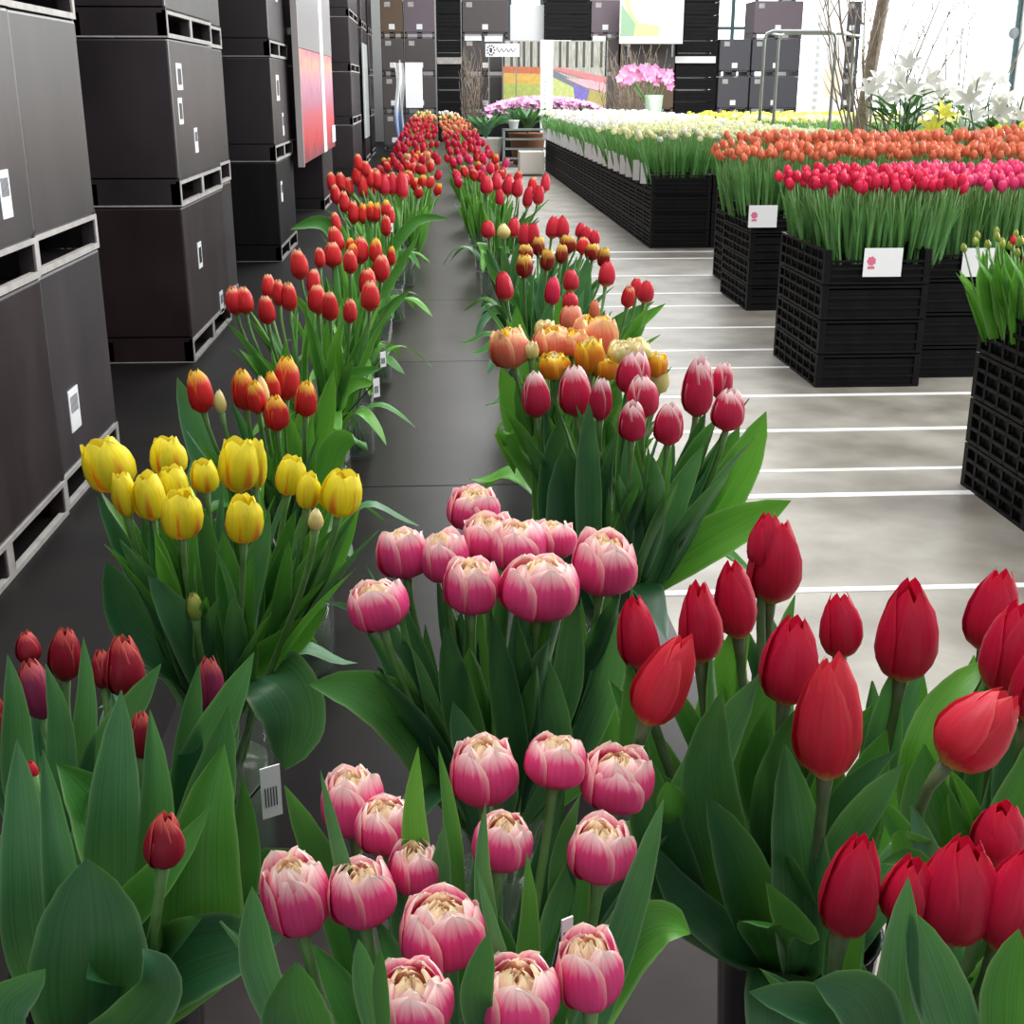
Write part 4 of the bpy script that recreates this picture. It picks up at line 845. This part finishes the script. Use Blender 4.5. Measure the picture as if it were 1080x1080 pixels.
WOODB = mat('box_brown', (.13, .085, .055), .6); P1 = mat('box_mauve', (.15, .115, .14), .5); P2 = mat('box_grey_brown', (.085, .072, .072), .5); P3 = mat('box_slate', (.075, .075, .09), .5)
back_stack(403, 427, [P2, P2, P2, WOODB], 'first back column from the left')
back_stack(427.5, 460, [P2, P2, P2, P1], 'second back column from the left')
back_stack(488, 536, [P2, P2, P2, P2], 'wide back column behind the small sign')
back_stack(622, 652, [P2, P2, P2, P1], 'back column right of the field banner')
back_stack(653, 711, [P2, WOODB, P2, P2], 'brown back column under the tulip poster', levels=(0, 1, 2))
back_stack(757, 790, [P3, P3, P3], 'back column below the teal window', levels=(0, 1, 2))
back_stack(791, 842, [P2, P3, P3, P1], 'back column left of the white banner')
back_stack(884, 903, [P3, P3, P3, P3], 'narrow grey back column right of the white banner')
def black_tower(x0, x1, n, where, Y=YB, z0=0, hh=.29):
    a = atY(x0, 92, Y).x; b = atY(x1, 92, Y).x; w_ = b-a-.01; mm = open_crate_mesh(w_, .8, hh-.002, 3).mesh('plastic_crate', [CRATE], False)
    for l in range(n):
        o = bpy.data.objects.new('plastic_crate', mm); C.objects.link(o); o.location = ((a+b)/2, Y+.4, z0+l*hh)
        tag(o, f'black slatted crate, {ORD[l]} from the floor in '+where, 'crate', 'crates in '+where)
black_tower(461, 487, 13, 'the dark back tower above the white tulips')
black_tower(575, 621, 13, 'the dark tower above the field banner')
black_tower(712, 755, 13, 'the dark tower right of the tulip poster')
for x0, x1, y, lb in [(712, 755, 63, 'long white label strip on the dark tower by the poster'), (461, 487, 64, 'grey label strip on the left dark tower')]:
    pxbox('label_strip', x0, x1, y-3.5, y+3.5, YB-.03, .02, WHITE if x0 > 700 else BOXF, lb, 'label strip', bevel=0)
pxbox('label_strip', 490, 508, 38, 43, YB-.03, .02, WHITE, 'white label left one above the small sign', 'label strip', bevel=0)
pxbox('label_strip', 511, 530, 38, 44, YB-.03, .02, WHITE, 'white label right one above the small sign', 'label strip', bevel=0)
pxbox('label_strip', 625, 639, 38, 43, YB-.03, .02, WHITE, 'white label beside the tulip poster', 'label strip', bevel=0)
# field banner
fa = atY(531, 113, 31.6); fb = atY(640, 43, 31.6)
t = empty('field_banner', ((fa.x+fb.x)/2, 31.6, 0), 'wide banner picturing striped flower fields below bare trees', 'banner'); W2 = (fb.x-fa.x)/2; H0 = fa.z; H1 = fb.z-fa.z
MB().box(-W2, 0, H0, W2, .03, fb.z).build('panel', mat('banner_sky', (.55, .56, .50), .6, noise=((.30, .31, .26), 9), stretch=(3, 1, .4)), t, smooth=False)
STR = []
def strip(pts, col, nm):
    m = MB(); STR.append(1); P = [(-W2+2*W2*u, -.004-.0015*len(STR), H0+H1*v) for u, v in pts]; m.add(P, [tuple(range(len(P)))]); m.build('field_stripe', mat(nm, col, .6, noise=(tuple(min(1, c*1.25) for c in col), 12)), t, smooth=False)
strip([(0, .28), (.42, .28), (.42, .50), (.0, .52)], (.62, .40, .10), 'stripe_yellow'); strip([(0, .52), (.42, .50), (.42, .60), (0, .62)], (.50, .16, .08), 'stripe_rust')
strip([(0, 0), (.42, 0), (.42, .34), (0, .36)], (.40, .46, .12), 'stripe_lime'); strip([(.42, .0), (.8, 0), (.75, .25), (.42, .50)], (.52, .58, .22), 'stripe_lime_pale')
strip([(.42, .50), (.75, .25), (.82, .30), (.46, .58)], (.18, .20, .24), 'stripe_slate'); strip([(.46, .58), (.82, .42), (1, .36), (1, .46), (.55, .60)], (.75, .22, .24), 'stripe_red')
strip([(.60, .44), (.80, .30), (1, .22), (1, .36), (.82, .42)], (.80, .42, .48), 'stripe_rose'); strip([(.70, .10), (.80, .06), (.84, .26), (.68, .34)], (.20, .16, .50), 'stripe_violet'); strip([(.80, 0), (1, 0), (1, .22), (.84, .26)], (.42, .36, .12), 'stripe_olive')
tk = MB()
for u in (.08, .15, .2, .27, .34, .46, .55, .62, .71, .78, .86, .95): tk.box(-W2+2*W2*u-.03, -.006, H0+H1*.60, -W2+2*W2*u+.03, -.004, fb.z-.02)
tk.build('tree_trunks', mat('trunk_print', (.10, .09, .08), .7), t, smooth=False)
for xx in (-W2, W2): MB().box(xx-.03, .0, 0, xx+.03, .05, fb.z).build('post', METAL, t, smooth=False)
# tall white narrow banner in front
GREYP = mat('pale_grey_print', (.45, .48, .48), .6)
def roll_banner(x0, x1, y0, Y, label, lean=0, text=False):
    a = atY(x0, 92, Y).x; b = atY(x1, 92, Y).x; zt = atY(x0, y0, Y).z; w_ = (b-a)/2
    t = empty('standing_banner', ((a+b)/2, Y, 0), label, 'banner')
    MB().box(-w_, 0, .08, w_, .02, zt).build('panel', WHITE, t, smooth=False); MB().box(-w_-.03, -.08, 0, w_+.03, .1, .08).build('base', METAL, t, smooth=False, bevel=.01)
    MB().tube([(0, .05, .08), (0, .05, zt)], .012, 8).build('pole', METAL, t)
    q = MB(); rr = random.Random(int(x0)); n = 14
    for k in range(n): 
        z = .9+(zt-1.2)*k/n; q = MB(); q.box(-w_*.35, -.004, z, -w_*.35+w_*.25*rr.uniform(.5, 1), -.0005, z+(zt-1.2)/n*.55); q.build('letter', GREYP, t, smooth=False)
    return t
roll_banner(570, 583, 42, 27, 'tall narrow white banner standing before the field banner')
t = roll_banner(843, 888, -5, 27.5, 'wide white standing banner with faint vertical lettering')
qa = atY(866, 85, 27.5); MB().box(.05, -.004, qa.z-.35, .40, -.0005, qa.z+.25).build('peach_print', mat('peach_print', (.85, .70, .55), .6), t, smooth=False)
pxbox('notice_board', 538, 574, 5, 43, YB+.3, .08, WHITE, 'white double panel left of the dark tower at top', 'panel')
pxbox('white_card_board', 428, 445, 66, 114, 26, .03, WHITE, 'plain white board standing behind the left row end', 'board')
# draped blue-white cloth on a pole
t = empty('flag_pole', (atY(422, 92, 26).x, 26, 0), 'slim pole with blue and white cloth at the left row end', 'flag')
MB().tube([(0, 0, 0), (0, 0, 2.0)], .02, 8).build('pole', METAL, t)
rows = [[(-.10+.17*j/6+.03*math.sin(i*.6), .04*math.sin(j*1.6+i*.3), 1.95-i*.12) for j in range(7)] for i in range(14)]
MB().grid(rows, [[(j/6, i/13) for j in range(7)] for i in range(14)]).build('cloth', gradmat('cloth_blue_white', [(.0, (.15, .2, .4)), (.4, (.3, .4, .65)), (.6, (.85, .87, .9)), (1, (.9, .9, .9))], 3, .2, 2, .2, 2), t)
# small sign
a = atY(512, 60, 30); b = atY(548, 46, 30)
t = empty('hanging_sign', ((a.x+b.x)/2, 30, 0), 'small white sign with black crest and script lettering', 'sign'); sw = (b.x-a.x)/2
MB().box(-sw, 0, a.z, sw, .03, b.z).build('board', WHITE, t, smooth=False, bevel=.01)
q = MB(); cz = (a.z+b.z)/2; cx = -sw*.68
for k in range(10):
    th = 6.283*k/10; q.box(cx+.08*math.cos(th)-.018, -.004, cz+.10*math.sin(th)-.018, cx+.08*math.cos(th)+.018, -.0005, cz+.10*math.sin(th)+.018)
q.box(cx-.03, -.004, cz-.05, cx+.03, -.0005, cz+.05)
q.build('crest', INK, t, smooth=False)
q = MB(); q.tube([(-sw*.38+sw*1.15*k/18, -.004, cz+.04*math.sin(k*1.5)+(0.03 if k == 1 else 0)) for k in range(19)], .008, 5); q.build('script_lettering', INK, t)
for xx in (-sw*.8, sw*.8): MB().box(xx-.012, .005, 0, xx+.012, .03, a.z).build('post', METAL, t, smooth=False)
# tulip poster
a = atY(653, 46, 31.9); b = atY(722, -6, 31.9); PW = (b.x-a.x)/2; PZ = a.z; PH = b.z-a.z
t = empty('tulip_poster', ((a.x+b.x)/2, 31.9, PZ), 'large pale poster with soft green and yellow flower shapes', 'poster')
MB().box(-PW, 0, 0, PW, .04, PH).build('panel', mat('poster_white', (.90, .91, .85), .5), t, smooth=False)
def pshape(pts, col, nm, yo): m = MB(); m.add([(-PW+2*PW*u, yo, PH*v) for u, v in pts], [tuple(range(len(pts)))]); m.build(nm, mat(nm+'_print', col, .5), t, smooth=False)
pshape([(0.02, .15), (.22, .15), (.25, .40), (.12, .62), (.02, .80)], (.34, .55, .36), 'green_shape', -.003)
pshape([(.22, .15), (.62, .15), (.62, .40), (.40, .62), (.20, .95), (.04, .95), (.12, .62), (.25, .40)], (.70, .80, .36), 'lime_shape', -.004)
pshape([(.30, .42), (.62, .36), (.60, .98), (.12, .98), (.18, .65)], (.90, .90, .66), 'cream_shape', -.005)
for xx in (-PW*.7, PW*.7): MB().box(xx-.02, .04, -.3, xx+.02, .07, .3).build('bracket', METAL, t, smooth=False)
# pink flower bed below the field banner
def flower_mass(name, x0, x1, Y0, Y1, z0, z1, mm, label, cat, n, r, seed, green=True, kind='stuff'):
    rnd = random.Random(seed); m = MB(); a = atY(x0, 92, Y0).x; b = atY(x1, 92, Y0).x
    for k in range(n):
        x = rnd.uniform(a, b); y = rnd.uniform(Y0, Y1); e = 1-abs((x-a)/(b-a)*2-1)**3; z = z0+(z1-z0)*rnd.uniform(.55, 1)*(.55+.45*e)
        ax = Vector((rnd.uniform(-.5, .5), rnd.uniform(-.9, .1), 1)).normalized(); q = Vector((0, 0, 1)).rotation_difference(ax)
        for p_ in range(5):
            th = p_*1.257; d = Vector((math.cos(th), math.sin(th), .35)); l = Vector((-math.sin(th), math.cos(th), 0))
            P = [Vector((0, 0, 0)), d*r*.6+l*r*.42, d*r*1.1, d*r*.6-l*r*.42]; m.add([q @ v_+Vector((x, y, z)) for v_ in P], [(0, 1, 2, 3)])
        if green:
            m.m = 1; m.tube([(x, y, z0-.02), (x, y, z)], .006, 3, False); m.add([(x-.05, y, z0+(z-z0)*.2), (x+.05, y, z0+(z-z0)*.25), (x+rnd.uniform(-.1, .1), y-.05, z-.03)], [(0, 1, 2)]); m.m = 0
    o = m.build(name, mm); tag(o, label, cat)
    if kind: o['kind'] = kind
    return o
PK = mat('petal_orchid_pink', (.74, .28, .58), .5, noise=((.85, .50, .72), 8)); LK = LEAF[2]
flower_mass('pink_flower_bed', 514, 640, 27.8, 29.6, .70, 1.28, [PK, LK], 'broad bed of pink blossoms below the field banner', 'flowers', 900, .07, 5)
def planter(x0, x1, Y, d, z, m, label):
    a = atY(x0, 92, Y).x; b = atY(x1, 92, Y).x; t = empty('planter_box', ((a+b)/2, Y+d/2, 0), label, 'planter'); w_ = (b-a)/2
    q = MB(); q.box(-w_, -d/2, 0, w_, -d/2+.03, z); q.box(-w_, d/2-.03, 0, w_, d/2, z); q.box(-w_, -d/2, 0, -w_+.03, d/2, z); q.box(w_-.03, -d/2, 0, w_, d/2, z); q.build('walls', m, t, smooth=False)
    MB().box(-w_+.03, -d/2+.03, 0, w_-.03, d/2-.03, z-.06).build('soil', mat('soil', (.03, .02, .015), .9), t, smooth=False)
planter(512, 642, 27.7, 2.0, .75, CRATE, 'long dark planter under the pink blossoms')
# pots, small greens and shelf at the end of the aisle
GP = mat('seedling_green', (.05, .18, .06), .6)
def shelf(px, py0, py1, w_, Y, label):
    a = atY(px, py1, Y); b = atY(px, py0, Y); t = empty('metal_shelf', (a.x, Y, 0), label, 'shelf')
    for k in range(4):
        z = b.z*(k+1)/4; MB().box(-w_/2, 0, z-.03, w_/2, .4, z).build('shelf_board', METAL, t, smooth=False)
    for sx in (-1, 1):
        for yy in (0, .38): MB().box(sx*w_/2-.02, yy, 0, sx*w_/2+.02, yy+.02, b.z).build('post', METAL, t, smooth=False)
    return b.z, a.x
zt, xx = shelf(561, 136, 158, 1.1, 25.6, 'low grey metal shelf at the end of the aisle')
def pot(x, y, z, r, h, pm, lm, label, fl=None, n=26, lh=.25, seed=1):
    rnd = random.Random(seed); t = empty('potted_plant', (x, y, z), label, 'potted plant')
    MB().lathe([(0, .0), (r*.75, 0), (r, h), (r*1.06, h), (r*1.0, h-.02), (0, h-.025)], 16).build('pot', pm, t)
    m = MB()
    for k in range(n):
        th = rnd.uniform(0, 6.28); o_ = Vector((math.cos(th), math.sin(th), 0)); sp = rnd.uniform(.1, .9)
        leaf(m, [Vector((0, 0, h-.03)), o_*r*sp*.7+Vector((0, 0, h+lh*.45)), o_*r*(1+sp)*.9+Vector((0, 0, h+lh*rnd.uniform(.7, 1)))], r*.25, Vector((-o_.y, o_.x, 0)), n=5, ns=1, rnd=rnd)
    m.build('leaves', lm, t)
    if fl:
        m = MB()
        for k in range(fl[1]):
            th = rnd.uniform(0, 6.28); rr = r*rnd.uniform(.1, 1.5); c = Vector((rr*math.cos(th), rr*math.sin(th), h+lh*rnd.uniform(.8, 1.15)))
            for p_ in range(5):
                a_ = p_*1.257; d = Vector((math.cos(a_), math.sin(a_)*.6-.4, .5)); l = Vector((-math.sin(a_), math.cos(a_), 0)); s_ = fl[2]
                m.add([c, c+d*s_*.6+l*s_*.4, c+d*s_*1.1, c+d*s_*.6-l*s_*.4], [(0, 1, 2, 3)])
        m.build('blossoms', fl[0], t)
    return t
TERR = mat('pot_terracotta', (.35, .16, .09), .7); WP = mat('pot_white', (.8, .8, .78), .4)
pot(xx-.35, 25.8, zt, .11, .16, WP, LK, 'small white pot on the left of the metal shelf', seed=2); pot(xx+.3, 25.8, zt, .11, .16, WP, LK, 'small white pot on the right of the metal shelf', seed=3)
pot(xx-.02, 26.6, 0, .38, .62, TERR, LEAF[0], 'large olive-leaved pot behind the metal shelf', n=50, lh=.5, seed=4)
pot(atY(512, 92, 26).x, 26, 0, .34, .55, WP, LEAF[0], 'green plant in a pale tub beside the right-row end', n=70, lh=.45, seed=6)
pxbox('white_box', 548, 574, 160, 183.3, 23.0, .5, mat('box_offwhite', (.62, .57, .53), .6), 'pale box on the floor under the metal shelf', 'box')
# orchid vase with pink flowers, twig bundles
ov = atY(700, 92, 27).x
t = empty('orchid_arrangement', (ov-.2, 27, 0), 'pink orchids in a tall vase before brown boxes', 'flowers')
MB().lathe([(0, 0), (.16, 0), (.12, .5), (.2, 1.35), (.19, 1.35), (.1, .5), (0, .05)], 18).build('vase', mat('vase_green_glass', (.30, .40, .30), .1), t)
rnd = random.Random(9); m = MB(); mt = MB()
for k in range(60):
    u = rnd.uniform(-.75, .35); c = Vector((u, rnd.uniform(-.15, .15), 1.78-.25*abs(u+.2)+rnd.uniform(-.14, .12)+(.05 if u < 0 else 0)))
    for p_ in range(5):
        a_ = p_*1.257+k; d = Vector((math.cos(a_), -.3, math.sin(a_))); l = Vector((-math.sin(a_), 0, math.cos(a_))); m.add([c, c+d*.05+l*.045, c+d*.10, c+d*.05-l*.045], [(0, 1, 2, 3)])
    if k % 5 == 0: mt.tube([(0, 0, .3), (u*.3, 0, 1.2), c], .008, 4)
m.build('blossoms', mat('orchid_pink', (.80, .22, .50), .5, noise=((.88, .48, .68), 6)), t); mt.build('stems', STEM, t)
TW = mat('twig_bark', (.22, .17, .12), .8, noise=((.34, .29, .23), 20))
def twigs(px, Y, h, n, spread, label, seed, r=.012, trunk=0):
    rnd = random.Random(seed); x = atY(px, 92, Y).x; t = empty('branch_bundle', (x, Y, 0), label, 'branches')
    MB().lathe([(0, 0), (.18, 0), (.22, .5), (.2, .5), (.15, .04), (0, .04)], 16).build('pot', BLACKPL, t)
    m = MB()
    for k in range(n):
        p = Vector((rnd.uniform(-.08, .08), rnd.uniform(-.08, .08), .1)); d = Vector((rnd.uniform(-spread, spread), rnd.uniform(-spread, spread), 1)).normalized(); pts = [p]
        hh = h*rnd.uniform(.6, 1)
        for s_ in range(8):
            d = (d+Vector((rnd.uniform(-.1, .1), rnd.uniform(-.1, .1), .02))).normalized(); p = p+d*hh/8; pts.append(p)
            if s_ > 2: 
                e = (d+Vector((rnd.uniform(-.7, .7), rnd.uniform(-.5, .5), 0))).normalized(); m.tube([p, p+e*hh*.08, p+e*hh*.14+Vector((0, 0, .05))], [r*.5, r*.35, r*.2], 4)
        m.tube(pts, [r*(1.2-.9*i/8) for i in range(9)], 5)
    m.build('twigs', TW, t)
    if trunk: MB().tube([(-.15, .1, 0), (-.13, .1, 1.0), (-.03, .1, 2.0), (.08, .1, 3.0), (.16, .1, 4.2)], [trunk, trunk*.95, trunk*.9, trunk*.8, trunk*.7], 10).build('trunk', TW, t)
twigs(672, 28, 2.4, 26, .28, 'fine dry branches standing before the brown boxes', 21, .012)
twigs(652, 29, 2.2, 22, .25, 'fine brown branches at the right end of the field banner', 22, .012)
twigs(498, 29, 2.0, 24, .22, 'mossy branches in front of the dark back column', 23, .014)
twigs(925, 15.2, 3.6, 16, .30, 'tall bare branches with thick trunk before the white wall', 24, .014, .085)
twigs(1005, 17, 3.0, 5, .38, 'few long bare twigs rising over the white lilies', 25, .012)
# white lilies and shrubs on the right, before the bright wall
LILY = mat('petal_lily_white', (.90, .90, .84), .5)
def lily(px, Y, w_, zt, label, seed, n=14, lm=LK, yel=False):
    rnd = random.Random(seed); x = atY(px, 92, Y).x; t = empty('lily_arrangement', (x, Y, 0), label, 'flowers')
    MB().lathe([(0, 0), (.2, 0), (.26, .6), (.24, .6), (.17, .04), (0, .04)], 18).build('tub', BLACKPL, t)
    g = MB(); f = MB()
    for k in range(90):
        th = rnd.uniform(0, 6.28); o_ = Vector((math.cos(th), math.sin(th), 0)); b0 = rnd.uniform(.5, zt-.35); c = Vector((0, 0, b0))+o_*w_*.35*rnd.random()
        leaf(g, [c, c+o_*w_*.18+Vector((0, 0, .10)), c+o_*w_*.32+Vector((0, 0, .12))], .07, Vector((-o_.y, o_.x, 0)), n=4, ns=1, rnd=rnd)
    for k in range(n):
        th = rnd.uniform(0, 6.28); rr = w_*.5*math.sqrt(rnd.random()); c = Vector((rr*math.cos(th), rr*math.sin(th), zt-.32+rnd.uniform(-.12, .28)))
        g.tube([(0, 0, .1), (rr*math.cos(th)*.5, rr*math.sin(th)*.5, zt-.8), c], .008, 4)
        ax = Vector((rnd.uniform(-.7, .7), -.8, rnd.uniform(.1, .9))).normalized(); q = Vector((0, 0, 1)).rotation_difference(ax)
        for p_ in range(6):
            a_ = p_*1.047; o_ = Vector((math.cos(a_), math.sin(a_), 0)); lat = Vector((-o_.y, o_.x, 0))
            tmp = MB(); leaf(tmp, [Vector((0, 0, 0)), o_*.04+Vector((0, 0, .07)), o_*.10+Vector((0, 0, .12)), o_*.16+Vector((0, 0, .11))], .07, lat, n=5, ns=1, rnd=rnd)
            f.add([q @ Vector(v_)+c for v_ in tmp.v], tmp.f, tmp.uv)
    g.build('foliage', lm, t); f.build('blossoms', LILY if not yel else PM['brightyellow'], t)
lily(958, 13.5, .95, 1.72, 'white lilies with dark leaves left of the green shrub', 31, 12)
lily(1020, 14.5, .9, 1.65, 'grassy green shrub with a few white lilies', 32, 7, LEAF[2])
lily(1062, 13.2, .8, 1.50, 'white lilies nearest the right edge', 33, 16)
lily(985, 12.9, .25, 1.25, 'small yellow flowers between the white lilies', 34, 3, LEAF[1], True)
# tube-framed cart
ya = 17.2
t = empty('tube_cart', (atY(845, 92, ya).x, ya, 0), 'grey tubular trolley frame standing in the rear tulips', 'trolley')
x0 = t.location.x; A = atY(801, 130, ya).x-x0; B = atY(818, 92, ya+.6).x-x0; Cc = atY(875, 130, ya).x-x0; D = atY(897, 92, ya+.6).x-x0; zt = atY(818, 33, ya).z
for (xa, xb, yy) in ((A, Cc, 0), (B, D, .6)):
    MB().tube([(xa, yy, .08), (xa, yy, zt-.10), (xa+.03, yy, zt-.03), (xa+.10, yy, zt), (xb-.10, yy, zt), (xb-.03, yy, zt-.03), (xb, yy, zt-.10), (xb, yy, .08)], .022, 8).build('hoop', METAL, t)
for xa, xb in ((A, B), (Cc, D)): MB().tube([(xa+.08, 0, zt-.03), (xb+.08, .6, zt-.03)], .016, 8).build('crossbar', METAL, t)
MB().box(A, 0, .10, D, .6, .16).build('deck', METAL, t, smooth=False)
for xa, yy in ((A, 0), (Cc, 0), (B, .6), (D, .6)): MB().tube([(xa-.015, yy, .05), (xa+.015, yy, .05)], .05, 12).build('wheel', BLACKPL, t)
# round emblem on the bright wall
a = atY(1070, 35, 37.8)
t = MB().tube([(0, 0, 0), (0, -.03, 0)], .16, 24).build('round_sign', mat('sign_grey', (.45, .48, .50), .5), None, (a.x, 37.85, a.z)); tag(t, 'small round grey sign high on the bright wall', 'sign')
